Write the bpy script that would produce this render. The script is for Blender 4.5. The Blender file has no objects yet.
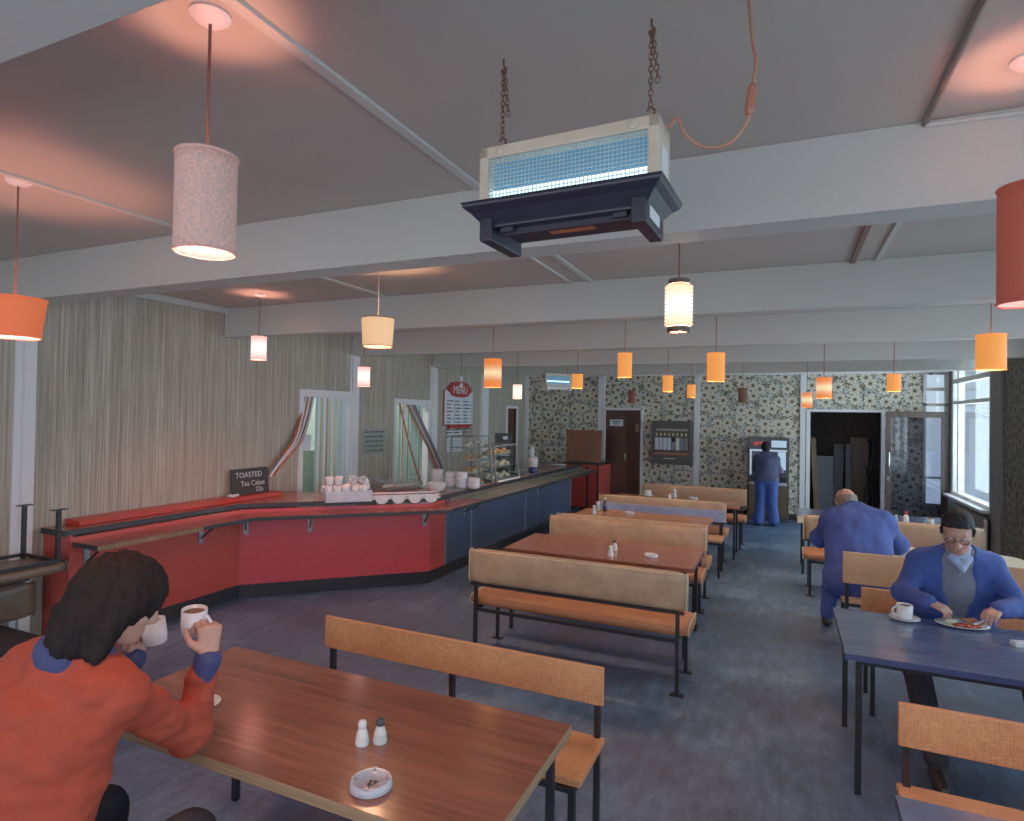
import bpy, math, random
import numpy as np
from mathutils import Vector as V, Matrix, noise as mnoise
random.seed(7)
PI = math.pi
sc = bpy.context.scene
COL = sc.collection

# ------------------------------------------------------------------ camera model (room axes: X right, Y to the far wall, Z up)
FPX, YAW, PIT, ROL, CX, CY, EYE = 611.0, .41976, .014528, .017158, 511.5, 405.3, 2.0
_fw = V((-math.sin(YAW)*math.cos(PIT), math.cos(YAW)*math.cos(PIT), math.sin(PIT)))
_r0 = V((math.cos(YAW), math.sin(YAW), 0)); _u0 = _r0.cross(_fw)
_r = _r0*math.cos(ROL)+_u0*math.sin(ROL); _u = _u0*math.cos(ROL)-_r0*math.sin(ROL)
CAM = V((0, 0, EYE))
def ray(px, py): return _fw+_r*((px-CX)/FPX)-_u*((py-CY)/FPX)
def atz(px, py, z): d = ray(px, py); return CAM+d*((z-EYE)/d.z)
def aty(px, py, y): d = ray(px, py); return CAM+d*(y/d.y)
def atx(px, py, x): d = ray(px, py); return CAM+d*(x/d.x)

# ------------------------------------------------------------------ materials
def srgb(r, g, b):
    f = lambda c: (c/255/12.92) if c <= 10 else ((c/255+.055)/1.055)**2.4
    return (f(r), f(g), f(b), 1)
class NT:
    def __init__(s, name):
        s.m = bpy.data.materials.new(name); s.m.use_nodes = True
        s.t = s.m.node_tree; s.n = s.t.nodes; s.l = s.t.links
        s.b = s.n['Principled BSDF']; s.out = s.n['Material Output']
    def add(s, typ, **kw):
        n = s.n.new(typ)
        for k, v in kw.items():
            if k.startswith('i_'): n.inputs[k[2:].replace('_', ' ')].default_value = v
            else: setattr(n, k, v)
        return n
    def ln(s, a, b): s.l.new(a, b)
    def set(s, **kw):
        for k, v in kw.items(): s.b.inputs[k.replace('_', ' ')].default_value = v
    def coord(s, scale=(1, 1, 1), kind='Object'):
        tc = s.add('ShaderNodeTexCoord'); mp = s.add('ShaderNodeMapping'); mp.inputs['Scale'].default_value = scale
        s.ln(tc.outputs[kind], mp.inputs['Vector']); return mp.outputs['Vector']
    def world(s, scale=(1, 1, 1)):
        g = s.add('ShaderNodeNewGeometry'); mp = s.add('ShaderNodeMapping'); mp.inputs['Scale'].default_value = scale
        s.ln(g.outputs['Position'], mp.inputs['Vector']); return mp.outputs['Vector']
    def noise(s, vec, scale=5, detail=4, rough=.55):
        n = s.add('ShaderNodeTexNoise'); n.inputs['Scale'].default_value = scale
        n.inputs['Detail'].default_value = detail; n.inputs['Roughness'].default_value = rough
        s.ln(vec, n.inputs['Vector']); return n.outputs['Fac']
    def ramp(s, fac, stops):
        r = s.add('ShaderNodeValToRGB'); e = r.color_ramp.elements
        while len(e) < len(stops): e.new(.5)
        for el, (p, c) in zip(e, stops): el.position = p; el.color = c
        s.ln(fac, r.inputs['Fac']); return r.outputs['Color']
    def mix(s, fac, a, b, mode='MIX'):
        m = s.add('ShaderNodeMix', data_type='RGBA', blend_type=mode)
        for sock, v in ((m.inputs[0], fac), (m.inputs[6], a), (m.inputs[7], b)):
            if isinstance(v, (float, int)): sock.default_value = v
            elif isinstance(v, tuple): sock.default_value = v
            else: s.ln(v, sock)
        return m.outputs[2]
    def math(s, op, a, b=None, c=None):
        m = s.add('ShaderNodeMath', operation=op)
        for i, v in enumerate((a, b, c)):
            if v is None: continue
            if isinstance(v, (float, int)): m.inputs[i].default_value = v
            else: s.ln(v, m.inputs[i])
        return m.outputs[0]
    def bump(s, h, strength=.2, dist=.01):
        b = s.add('ShaderNodeBump'); b.inputs['Strength'].default_value = strength; b.inputs['Distance'].default_value = dist
        s.ln(h, b.inputs['Height']); s.ln(b.outputs['Normal'], s.b.inputs['Normal'])
    def col(s, c): s.ln(c, s.b.inputs['Base Color'])
MATS = {}
def plain(name, c, rough=.6, metal=0, var=.12, scale=14, spec=.5, coat=0):
    """one colour with slight procedural wear"""
    if name in MATS: return MATS[name]
    t = NT(name); c = srgb(*c)
    f = t.noise(t.coord(), scale)
    lo = tuple(x*(1-var) for x in c[:3])+(1,); hi = tuple(min(1, x*(1+var)) for x in c[:3])+(1,)
    t.col(t.ramp(f, [(.3, lo), (.7, hi)]))
    t.set(Roughness=rough, Metallic=metal, Specular_IOR_Level=spec, Coat_Weight=coat)
    MATS[name] = t.m; return t.m
def emit(name, c, strength, base=None, rough=.5):
    t = NT(name); c = srgb(*c); t.set(Base_Color=base and srgb(*base) or c, Emission_Color=c, Emission_Strength=strength, Roughness=rough)
    f = t.noise(t.coord(), 60, 3)
    t.ln(t.ramp(f, [(.2, tuple(x*.85 for x in c[:3])+(1,)), (.8, c)]), t.b.inputs['Emission Color'])
    MATS[name] = t.m; return t.m
def glassy(name, tint=(235, 245, 245), refl=.12):
    t = NT(name); tr = t.add('ShaderNodeBsdfTransparent'); gl = t.add('ShaderNodeBsdfGlossy')
    tr.inputs['Color'].default_value = srgb(*tint); gl.inputs['Roughness'].default_value = .03
    lw = t.add('ShaderNodeLayerWeight'); lw.inputs['Blend'].default_value = .3
    mx = t.add('ShaderNodeMixShader'); f = t.math('MULTIPLY_ADD', lw.outputs['Fresnel'], .5, refl*.4)
    t.ln(f, mx.inputs[0]); t.ln(tr.outputs[0], mx.inputs[1]); t.ln(gl.outputs[0], mx.inputs[2]); t.ln(mx.outputs[0], t.out.inputs['Surface'])
    MATS[name] = t.m; return t.m

def m_paint(name, c, amt=.08):
    t = NT(name); c = srgb(*c); v = t.world()
    f = t.noise(v, 1.3, 5); g = t.noise(v, 60, 3)
    t.col(t.mix(.5, t.ramp(f, [(.3, tuple(x*(1-amt) for x in c[:3])+(1,)), (.7, c)]), t.ramp(g, [(.3, tuple(x*(1-amt) for x in c[:3])+(1,)), (.7, c)])))
    t.set(Roughness=.5, Specular_IOR_Level=.35); t.bump(g, .08, .004); MATS[name] = t.m; return t.m
m_ceiling = m_paint('ceiling_paint', (186, 176, 166))
m_beam = m_paint('beam_paint', (200, 198, 192))
m_white = m_paint('white_gloss', (236, 230, 232))
def m_stripe():
    t = NT('striped_wallpaper'); v = t.world((1, 120, 1.2)); v2 = t.world((1, 44, .3)); v3 = t.world((1, 270, 4))
    a = t.noise(v, 1, 2, .6); b = t.noise(v2, 1, 2); c = t.noise(v3, 1, 2)
    k = t.math('ADD', t.math('MULTIPLY', a, .55), t.math('ADD', t.math('MULTIPLY', b, .25), t.math('MULTIPLY', c, .3)))
    t.col(t.ramp(k, [(.34, srgb(110, 98, 85)), (.48, srgb(150, 138, 122)), (.58, srgb(172, 161, 145)), (.7, srgb(208, 199, 185))]))
    t.set(Roughness=.75); t.bump(k, .25, .006); MATS['stripe'] = t.m; return t.m
m_stripe = m_stripe()
def m_floral(axis, name, dim=1.0):
    """daisies with dark centres on brown leaves and pale ground"""
    t = NT(name); g = t.add('ShaderNodeNewGeometry'); sp = t.add('ShaderNodeSeparateXYZ'); t.ln(g.outputs['Position'], sp.inputs[0])
    cb = t.add('ShaderNodeCombineXYZ'); t.ln(sp.outputs[axis], cb.inputs[0]); t.ln(sp.outputs['Z'], cb.inputs[1])
    def scaled(sc_, off):
        m = t.add('ShaderNodeMapping'); m.inputs['Scale'].default_value = (sc_, sc_, sc_); m.inputs['Location'].default_value = off
        t.ln(cb.outputs[0], m.inputs['Vector']); return m.outputs[0]
    D = lambda r, gg, b: tuple(x*dim for x in srgb(r, gg, b)[:3])+(1,)
    n1 = t.noise(scaled(7, (0, 0, 0)), 1, 3, .6)
    base = t.ramp(n1, [(.34, D(92, 80, 66)), (.45, D(140, 126, 106)), (.54, D(178, 178, 170)), (.66, D(210, 214, 212))])
    n2 = t.noise(scaled(20, (3, 1, 0)), 1, 2, .5)
    base = t.mix(t.math('GREATER_THAN', n2, .575), base, D(84, 70, 56))
    def flowers(base, sc_, off, R, petals, cream, cream2, centre):
        v = scaled(sc_, off); vo = t.add('ShaderNodeTexVoronoi', voronoi_dimensions='2D', feature='F1'); vo.inputs['Scale'].default_value = 1; vo.inputs['Randomness'].default_value = .62
        t.ln(v, vo.inputs['Vector'])
        sub = t.add('ShaderNodeVectorMath', operation='SUBTRACT'); t.ln(v, sub.inputs[0]); t.ln(vo.outputs['Position'], sub.inputs[1])
        s2 = t.add('ShaderNodeSeparateXYZ'); t.ln(sub.outputs[0], s2.inputs[0])
        ang = t.math('ARCTAN2', s2.outputs[1], s2.outputs[0]); d = vo.outputs['Distance']
        pet = t.math('COSINE', t.math('MULTIPLY', ang, float(petals)))
        rad = t.math('MULTIPLY_ADD', pet, R*.1, R*.9)
        inside = t.math('LESS_THAN', d, rad)
        shade = t.math('MULTIPLY_ADD', pet, .35, .62)
        pc = t.mix(shade, cream2, cream)
        ring = t.math('LESS_THAN', d, R*.5); cen = t.math('LESS_THAN', d, R*.26)
        c = t.mix(t.math('MULTIPLY', ring, .7), pc, cream2); c = t.mix(cen, c, centre)
        return t.mix(inside, base, c)
    base = flowers(base, 7.5, (.3, .7, 0), .36, 6, D(204, 198, 182), D(140, 124, 102), D(70, 52, 42))
    base = flowers(base, 4.3, (0, 0, 0), .45, 8, D(228, 220, 200), D(176, 158, 130), D(74, 54, 42))
    t.col(base); t.set(Roughness=.6); MATS[name] = t.m; return t.m
m_floral_back = m_floral('X', 'floral_wallpaper'); m_floral_shaded = m_floral('Y', 'floral_wallpaper_shaded', .28)  # side copy dimmed: the unlit window wall's shade is in the colour
def m_floor():
    t = NT('slate_vinyl_floor'); v = t.world()
    a = t.noise(v, .9, 6, .6); b = t.noise(t.world((3, 1.1, 1)), 4, 6, .65); c = t.noise(v, 40, 3)
    k = t.math('ADD', t.math('MULTIPLY', a, .5), t.math('ADD', t.math('MULTIPLY', b, .38), t.math('MULTIPLY', c, .14)))
    base = t.ramp(k, [(.38, srgb(40, 56, 78)), (.51, srgb(66, 89, 122)), (.64, srgb(102, 131, 168))])
    br = t.add('ShaderNodeTexBrick'); br.offset = 0; br.inputs['Scale'].default_value = 1; br.inputs['Brick Width'].default_value = .6; br.inputs['Row Height'].default_value = .6
    br.inputs['Mortar Size'].default_value = .004; t.ln(t.world(), br.inputs['Vector'])
    base = t.mix(t.math('MULTIPLY', br.outputs['Fac'], .35), base, srgb(40, 40, 44))
    t.col(base); t.ln(t.ramp(k, [(.35, (.36,)*3+(1,)), (.7, (.55,)*3+(1,))]), t.b.inputs['Roughness'])
    t.bump(k, .12, .01); t.set(Specular_IOR_Level=.4); MATS['floor'] = t.m; return t.m
m_floor = m_floor()
def wood(name, dark, light, rough=.3, scale=(3, 46, 46), kind='Object', coat=.0):
    t = NT(name); v = t.coord(scale, kind); w = t.coord(tuple(s*.22 for s in scale), kind)
    a = t.noise(v, 1, 5, .62); b = t.noise(w, 1, 4, .6)
    k = t.math('ADD', t.math('MULTIPLY', a, .55), t.math('MULTIPLY', b, .5))
    t.col(t.ramp(k, [(.36, srgb(*dark)), (.66, srgb(*light))])); t.set(Roughness=rough, Coat_Weight=coat, Coat_Roughness=.15); t.bump(a, .05, .002)
    MATS[name] = t.m; return t.m
m_table = wood('teak_laminate', (104, 58, 42), (152, 88, 64), .17, coat=.3)
m_table_far = wood('pale_teak_laminate', (138, 88, 56), (176, 118, 80), .26, coat=.2)
m_ply = wood('chipboard_edge', (120, 92, 66), (168, 136, 102), .6, (4, 4, 120))
m_darkdoor = wood('dark_brown_door_wood', (58, 30, 22), (84, 46, 34), .4, (40, 40, 3))
m_plank = wood('plank_wood', (96, 70, 46), (150, 114, 78), .6, (40, 40, 3))
m_rust = wood('rust_brown_board', (112, 66, 46), (140, 86, 60), .3, (12, 12, 5))
m_blueboard = wood('blue_painted_board', (118, 136, 190), (170, 186, 230), .28, (5, 30, 9))
def weave(name, dark, light, rough=.5):
    t = NT(name); a = t.noise(t.coord((26, 260, 260)), 1, 2); b = t.noise(t.coord((260, 260, 22)), 1, 2); c = t.noise(t.coord(), 3, 3)
    k = t.math('ADD', t.math('MULTIPLY', t.math('ADD', a, b), .36), t.math('MULTIPLY', c, .3))
    t.col(t.ramp(k, [(.4, srgb(*dark)), (.62, srgb(*light))])); t.set(Roughness=rough); MATS[name] = t.m; return t.m
m_weave = weave('orange_woven_laminate', (178, 104, 60), (226, 158, 104))
def leather(name, dark, light):
    t = NT(name); a = t.noise(t.coord(), 5, 6, .65); b = t.noise(t.coord(), 90, 3)
    t.col(t.ramp(t.math('ADD', t.math('MULTIPLY', a, .7), t.math('MULTIPLY', b, .3)), [(.36, srgb(*dark)), (.64, srgb(*light))])); t.set(Roughness=.38); t.bump(b, .12, .004)
    MATS[name] = t.m; return t.m
m_vinyl = leather('tan_vinyl', (156, 122, 96), (194, 160, 128)); m_vinyl_o = leather('rust_vinyl', (158, 92, 58), (190, 120, 78)); m_piping = plain('cream_piping', (206, 192, 160), .5)
m_black = plain('black_steel', (34, 34, 38), .4, .3)
m_grey_metal = plain('grey_zinc', (150, 158, 166), .35, .7)
m_bluetop = wood('blue_laminate', (58, 70, 104), (84, 98, 136), .22, (4, 40, 40), coat=.15)
m_blueedge = plain('blue_edge', (44, 56, 104), .5)
m_creamtop = plain('cream_laminate', (214, 208, 184), .3)
m_red = plain('red_laminate', (200, 64, 74), .3, var=.05); m_red2 = plain('brick_red_laminate', (184, 64, 56), .3, var=.05)
m_redtop = plain('red_brown_worktop', (150, 66, 52), .2, var=.08)
m_blue = plain('dark_blue_laminate', (62, 72, 98), .35, var=.1)
m_bandtop = plain('black_edging', (36, 38, 44), .35)
m_rail = plain('brushed_steel_rail', (168, 160, 146), .28, .8)
m_china = plain('white_china', (230, 230, 236), .18, var=.02, coat=.3)
m_paper = plain('paper', (214, 216, 222), .8, var=.04)
m_ink = plain('dark_ink', (60, 62, 70), .8)
m_chalk = plain('chalk', (200, 204, 208), .9)
m_slate = plain('chalkboard_black', (40, 42, 44), .7)
m_redpaint = plain('red_sign_paint', (170, 40, 36), .5)
m_skin = plain('skin', (196, 142, 122), .5, var=.08, scale=20); m_hairb = plain('brown_hair', (26, 22, 22), .8, var=.35, scale=60, spec=.15); m_hairk = plain('black_hair', (30, 29, 33), .7, var=.3, scale=60, spec=.2); m_hairg = plain('grey_hair', (120, 108, 98), .7, var=.3, scale=60)
m_glass = glassy('window_glass'); m_caseglass = glassy('case_glass', (246, 250, 248), .1)
m_chrome = plain('chrome', (200, 204, 208), .15, 1)
m_void = plain('dark_void', (24, 24, 26), .8)

# ------------------------------------------------------------------ mesh building
class MB:
    def __init__(s): s.v = []; s.f = []; s.m = []; s.cur = 0
    def add(s, vs, fs):
        o = len(s.v); s.v += [tuple(p) for p in vs]
        for f in fs: s.f.append(tuple(i+o for i in f)); s.m.append(s.cur)
        return s
    def mat(s, i): s.cur = i; return s
    def box(s, c, d, rot=None):
        x, y, z = (k/2 for k in d)
        ps = [V(p) for p in ((-x, -y, -z), (x, -y, -z), (x, y, -z), (-x, y, -z), (-x, -y, z), (x, -y, z), (x, y, z), (-x, y, z))]
        if rot is not None: ps = [rot @ p for p in ps]
        return s.add([p+V(c) for p in ps], [(3, 2, 1, 0), (4, 5, 6, 7), (0, 1, 5, 4), (1, 2, 6, 5), (2, 3, 7, 6), (3, 0, 4, 7)])
    def bb(s, x0, x1, y0, y1, z0, z1): return s.box(((x0+x1)/2, (y0+y1)/2, (z0+z1)/2), (abs(x1-x0), abs(y1-y0), abs(z1-z0)))
    def bar(s, a, b, w, h=None):
        a, b = V(a), V(b); d = b-a; q = d.to_track_quat('Z', 'Y').to_matrix(); return s.box((a+b)/2, (w, h or w, d.length), q)
    def prism(s, poly, z0, z1):
        n = len(poly); vs = [(x, y, z0) for x, y in poly]+[(x, y, z1) for x, y in poly]
        return s.add(vs, [tuple(range(n-1, -1, -1)), tuple(range(n, 2*n))]+[(i, (i+1) % n, n+(i+1) % n, n+i) for i in range(n)])
    def tube(s, pts, r, n=8, closed=False, cap=True):
        pts = [V(p) for p in pts]; rs = r if isinstance(r, (list, tuple)) else [r]*len(pts); o = len(s.v); N = len(pts); up = None
        for i, p in enumerate(pts):
            t = ((pts[(i+1) % N]-pts[i-1]) if closed else (pts[min(i+1, N-1)]-pts[max(i-1, 0)])).normalized()
            if up is None: up = t.orthogonal().normalized()
            up = (up-t*up.dot(t)).normalized(); w = t.cross(up)
            s.v += [tuple(p+(up*math.cos(2*PI*k/n)+w*math.sin(2*PI*k/n))*rs[i]) for k in range(n)]
        for i in range(N if closed else N-1):
            for k in range(n):
                a, b = o+i*n, o+((i+1) % N)*n; s.f.append((a+k, a+(k+1) % n, b+(k+1) % n, b+k)); s.m.append(s.cur)
        if cap and not closed:
            s.f.append(tuple(o+k for k in range(n-1, -1, -1))); s.f.append(tuple(o+(N-1)*n+k for k in range(n))); s.m += [s.cur]*2
        return s
    def lathe(s, prof, c=(0, 0, 0), n=24, rot=None, sx=1, sy=1):
        o = len(s.v); c = V(c); K = len(prof)
        for r, z in prof:
            for k in range(n):
                p = V((r*sx*math.cos(2*PI*k/n), r*sy*math.sin(2*PI*k/n), z)); s.v.append(tuple((rot @ p if rot is not None else p)+c))
        for i in range(K-1):
            for k in range(n): s.f.append((o+i*n+k, o+i*n+(k+1) % n, o+(i+1)*n+(k+1) % n, o+(i+1)*n+k)); s.m.append(s.cur)
        if prof[0][0] > 1e-5: s.f.append(tuple(o+k for k in range(n-1, -1, -1))); s.m.append(s.cur)
        if prof[-1][0] > 1e-5: s.f.append(tuple(o+(K-1)*n+k for k in range(n))); s.m.append(s.cur)
        return s
    def wall(s, prof, c=(0, 0, 0), n=24, sx=1, sy=1, rot=None):
        """open lathe: a closed loop profile revolved (a shell with real thickness)"""
        o = len(s.v); K = len(prof); c = V(c)
        for r, z in prof:
            for k in range(n):
                p = V((r*sx*math.cos(2*PI*k/n), r*sy*math.sin(2*PI*k/n), z)); s.v.append(tuple((rot @ p if rot is not None else p)+c))
        for i in range(K):
            j = (i+1) % K
            for k in range(n): s.f.append((o+i*n+k, o+i*n+(k+1) % n, o+j*n+(k+1) % n, o+j*n+k)); s.m.append(s.cur)
        return s
    def ell(s, c, r, n=14, m=9, rot=None):
        return s.lathe([(math.sin(PI*i/m), -math.cos(PI*i/m)*r[2]) for i in range(m+1)], c, n, rot, r[0], r[1])
    def mesh(s, name, mats, smooth=False, origin=(0, 0, 0)):
        me = bpy.data.meshes.new(name); o = V(origin)
        me.from_pydata([tuple(V(p)-o) for p in s.v], [], s.f)
        for m in (mats if isinstance(mats, (list, tuple)) else [mats]): me.materials.append(m)
        me.polygons.foreach_set('material_index', s.m)
        if smooth: me.polygons.foreach_set('use_smooth', [True]*len(me.polygons))
        me.validate(); me.update(); return me
def link(name, data, parent=None, loc=(0, 0, 0), rz=0):
    o = bpy.data.objects.new(name, data); COL.objects.link(o); o.location = loc; o.rotation_euler = (0, 0, rz)
    if parent: o.parent = parent
    return o
def obj(name, mb, mats, parent=None, smooth=False, bevel=0, loc=(0, 0, 0), seg=2, auto=False):
    o = link(name, mb.mesh(name, mats, smooth or auto), parent, loc)
    if bevel:
        b = o.modifiers.new('b', 'BEVEL'); b.width = bevel; b.segments = seg; b.limit_method = 'ANGLE'; b.angle_limit = .6
    if auto:
        e = o.modifiers.new('e', 'EDGE_SPLIT'); e.split_angle = .7
    return o
def tag(o, label, cat, group=None):
    o['label'] = label; o['category'] = cat
    if group: o['group'] = group
    return o
def thing(name, label, cat, loc=(0, 0, 0), rz=0, group=None):
    o = link(name, None, None, loc, rz); o.empty_display_size = .1; return tag(o, label, cat, group)
def dup(root, loc=None, rz=None, label=None, group=None):
    r = root.copy(); COL.objects.link(r)
    if loc is not None: r.location = loc
    if rz is not None: r.rotation_euler = (0, 0, rz)
    if label: r['label'] = label
    if group: r['group'] = group
    for ch in list(root.children):
        c = ch.copy(); COL.objects.link(c); c.parent = r
        for g in list(ch.children):
            d = g.copy(); COL.objects.link(d); d.parent = c
    return r
def struct(name, mb, mats, parent=None, bevel=0, smooth=False):
    o = obj(name, mb, mats, parent, smooth, bevel)
    if not parent: o['kind'] = 'structure'
    return o
def text_mb(s, size, M, depth=.001):
    """lettering as a mesh: M places the XY plane of the text in the world"""
    cu = bpy.data.curves.new('t', 'FONT'); cu.body = s; cu.size = size; cu.extrude = depth; cu.align_x = 'CENTER'; cu.resolution_u = 3
    o = bpy.data.objects.new('t', cu); COL.objects.link(o)
    dg = bpy.context.evaluated_depsgraph_get(); dg.update()
    me = bpy.data.meshes.new_from_object(o.evaluated_get(dg)); mb = MB()
    mb.add([M @ v.co for v in me.vertices], [tuple(p.vertices) for p in me.polygons])
    bpy.data.objects.remove(o); bpy.data.curves.remove(cu); bpy.data.meshes.remove(me); return mb

# ================================================================== THE ROOM
XL, XR, YB, YF, HC, HB = -5.6, 2.72, 13.35, -2.4, 3.10, 2.785
struct('floor', MB().bb(XL-3, XR+.3, YF-.3, YB+2.2, -.1, 0), m_floor)
struct('ceiling', MB().bb(XL-3, XR+.3, YF-.3, YB+2.2, HC, HC+.12), m_ceiling)
# beams across the room
for i, (y0, y1) in enumerate(((.55, .79), (2.64, 2.82), (4.80, 4.95), (6.96, 7.11), (9.14, 9.29), (11.25, 11.42)), 1):
    struct('trim_%d' % i, MB().bb(XL+.01, XR-.01, y0, y1, HB, HC), m_beam, bevel=.004)
# battens, a shadow-line strip and conduit on the ceiling
T = 7
def trim(mb, m=m_beam, bevel=0):
    global T
    struct('trim_%d' % T, mb, m, bevel=bevel); T += 1
for x, y0, y1, w in ((-1.36, .79, 2.64, .04), (-3.36, .79, 2.64, .04), (-3.47, 2.82, 4.8, .05), (-1.45, 2.82, 4.8, .04), (-1.62, 2.82, 4.8, .02), (.57, 2.82, 4.8, .03)):  # the narrowest strip stands in for a shadow line, not a batten
    trim(MB().bb(x-w/2, x+w/2, y0, y1, HC-.014, HC))
trim(MB().bb(XL, XL+.05, 2.82, 4.8, HC-.06, HC))
m_conduit = plain('brown_conduit', (126, 92, 80), .5)
trim(MB().tube([(.46, .79, HC-.012), (.46, 2.635, HC-.012)], .011), plain('brown_grey_conduit', (120, 104, 96), .5))
trim(MB().tube([(.46, 2.63, HC-.02), (.75, 2.632, HC-.025), (.95, 2.633, HC-.018), (2.6, 2.634, HC-.018)], .009), m_beam)
trim(MB().bb(.405, .435, 2.82, 4.8, HC-.02, HC), m_conduit)
# left wall, with three openings into the kitchen
dY = [(atx(303, 400, XL).y, atx(350, 400, XL).y), (atx(396.5, 405, XL).y, atx(427.5, 405, XL).y), (atx(507, 420, XL).y, atx(516, 420, XL).y)]
dZ = [2.20, 2.14, 2.13]
mb = MB(); yy = YF
for (a, b), h in zip(dY, dZ):
    mb.bb(XL-.12, XL, yy, a, 0, HC); mb.bb(XL-.12, XL, a, b, h, HC); yy = b
mb.bb(XL-.12, XL, yy, YB, 0, HC)
struct('wall_left', mb, m_stripe)
def frame_left(n, a, b, h, w=.075):
    m = MB().bb(XL-.13, XL+.025, a-w, a, 0, h).bb(XL-.13, XL+.025, b, b+w, 0, h).bb(XL-.13, XL+.025, a-w, b+w, h, h+w)
    return struct('door_%d' % n, m, m_white, bevel=.004)
for i in range(2): frame_left(i+1, *dY[i], dZ[i])
# third opening: white frame holding a dark brown door with a shaped edge
a, b = dY[2]
f3 = frame_left(3, a, b, dZ[2], .06)
ob = obj('door_leaf', MB().bb(XL-.1, XL-.03, a, b, 0, dZ[2]), m_darkdoor, f3); ob['label'] = 'dark brown door'
# white pilasters on the left wall
for p0, p1 in ((349.5, 357.5), (430, 436.5), (481, 487.5)):
    y0, y1 = atx(p0, 385, XL).y, atx(p1, 385, XL).y
    trim(MB().bb(XL, XL+.035, y0+.04, y1, 0, HB+.02).bb(XL, XL+.02, y0, y0+.03, 0, HB+.02), m_white, .003)
y0, y1 = atx(13, 400, XL).y, atx(32, 400, XL).y
trim(MB().bb(XL, XL+.06, y0+.05, y1, 0, HB+.02).bb(XL, XL+.03, y0, y0+.05, 0, HB+.02), m_white, .003)
# kitchen behind the openings
m_kit = plain('pale_green_kitchen_wall', (196, 214, 204), .6, var=.05)
struct('wall_kitchen', MB().bb(XL-1.75, XL-1.65, 4, YB, 0, HC).bb(XL-1.7, XL-.12, 4.9, 5, 0, HC).bb(XL-1.7, XL-.12, 11.6, 11.7, 0, HC), m_kit)
# back wall: papered, with doorway to a store and a window at its right end
X_d0, X_d1, X_w0 = .47, 1.67, 2.33
DH = 2.15
mb = MB().bb(XL, X_d0, YB, YB+.12, 0, HC).bb(X_d0, X_d1, YB, YB+.12, DH, HC).bb(X_d1, X_w0, YB, YB+.12, 0, HC).bb(X_w0, XR, YB, YB+.12, 2.86, HC).bb(X_w0, XR, YB, YB+.12, 0, .45)
struct('wall_back', mb, m_floral_back)
struct('trim_%d' % T, MB().bb(XL, XR, YB-.03, YB, 2.885, HC), m_white); T += 1
for p0, p1 in ((598, 604.5), (694, 699.5), (800, 805.5)):
    trim(MB().bb(aty(p0, 430, YB).x, aty(p1, 430, YB).x, YB-.03, YB, 0, 2.9), m_white, .003)
trim(MB().bb(XL, XL+.09, YB-.02, YB, 0, 2.9), m_white)
struct('baseboard_back', MB().bb(-1.6, X_d0-.12, YB-.025, YB, 0, .12).bb(X_d1, X_w0, YB-.025, YB, 0, .12), m_void)
# doorway frame and store room behind
struct('door_4', MB().bb(X_d0-.07, X_d0, YB-.04, YB+.12, 0, DH+.05).bb(X_d1, X_d1+.06, YB-.04, YB+.12, 0, DH+.05).bb(X_d0, X_d1, YB-.04, YB+.12, DH, DH+.05), m_white, bevel=.004)
struct('wall_store', MB().bb(X_d0-.6, X_d1+.25, YB+1.55, YB+1.65, 0, HC).bb(X_d0-.6, X_d0-.5, YB+.12, YB+1.6, 0, HC).bb(X_d1+.15, X_d1+.25, YB+.12, YB+1.6, 0, HC), plain('store_grey', (74, 66, 62), .8))
# windows
m_frame = plain('window_frame_paint', (226, 222, 216), .5)
w1 = struct('window_1', MB().bb(X_w0, X_w0+.05, YB-.03, YB+.08, .45, 2.86).bb(XR-.05, XR, YB-.03, YB+.08, .45, 2.86).bb(X_w0, XR, YB-.03, YB+.08, 2.28, 2.33).bb(X_w0, XR, YB-.02, YB+.08, 2.56, 2.62).bb(X_w0, XR, YB-.03, YB+.08, .95, .99).bb(X_w0, XR, YB-.03, YB+.08, .45, .5), m_frame)
obj('pane', MB().bb(X_w0+.05, XR-.05, YB+.03, YB+.035, .5, 2.86), m_glass, w1)
# right wall and its windows (the far one is in view, the nearer ones light the tables)
WY0, WY1, WZ0 = 10.78, 13.0, .74
wins = [(WY0, WY1), (4.0, 9.0), (-1.9, 3.3)]
mb = MB(); yy = YF
for a, b in reversed(wins):
    mb.bb(XR, XR+.14, yy, a, 0, HC); mb.bb(XR, XR+.14, a, b, 0, WZ0); mb.bb(XR, XR+.14, a, b, 2.98, HC); yy = b
mb.bb(XR, XR+.14, yy, YB+.12, 0, HC)
struct('wall_right', mb, m_floral_shaded)
for i, (a, b) in enumerate(wins):
    m = MB().bb(XR-.02, XR+.1, a-.02, a+.07, WZ0, 2.98).bb(XR-.02, XR+.1, b-.09, b+.02, WZ0, 2.98).bb(XR-.03, XR+.1, a, b, WZ0, WZ0+.05).bb(XR-.01, XR+.1, a, b, 2.3, 2.36).bb(XR-.02, XR+.1, a, b, 2.66, 2.74)
    if i == 0: m.bb(XR, XR+.09, b-.34, b-.27, WZ0, 2.98)
    else:
        for k in range(1, 4): m.bb(XR, XR+.09, a+(b-a)*k/4-.03, a+(b-a)*k/4+.03, WZ0, 2.98)
    w = struct('window_%d' % (i+2), m, m_frame, bevel=.004)
    obj('pane', MB().bb(XR+.04, XR+.045, a+.05, b-.05, WZ0+.04, 2.95), m_glass, w)
    s_ = obj('sill', MB().bb(XR-.14, XR+.02, a-.03, b+.03, WZ0-.045, WZ0), m_white, w, bevel=.004)
trim(MB().bb(XR-.03, XR, 10.3, 10.76, 0, HC), plain('dull_grey_paint', (128, 124, 122), .6))
struct('wall_skirt', MB().bb(XR-.004, XR, WY0-.2, YB, 0, WZ0-.05), plain('grey_under_window', (150, 146, 138), .6))
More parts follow.
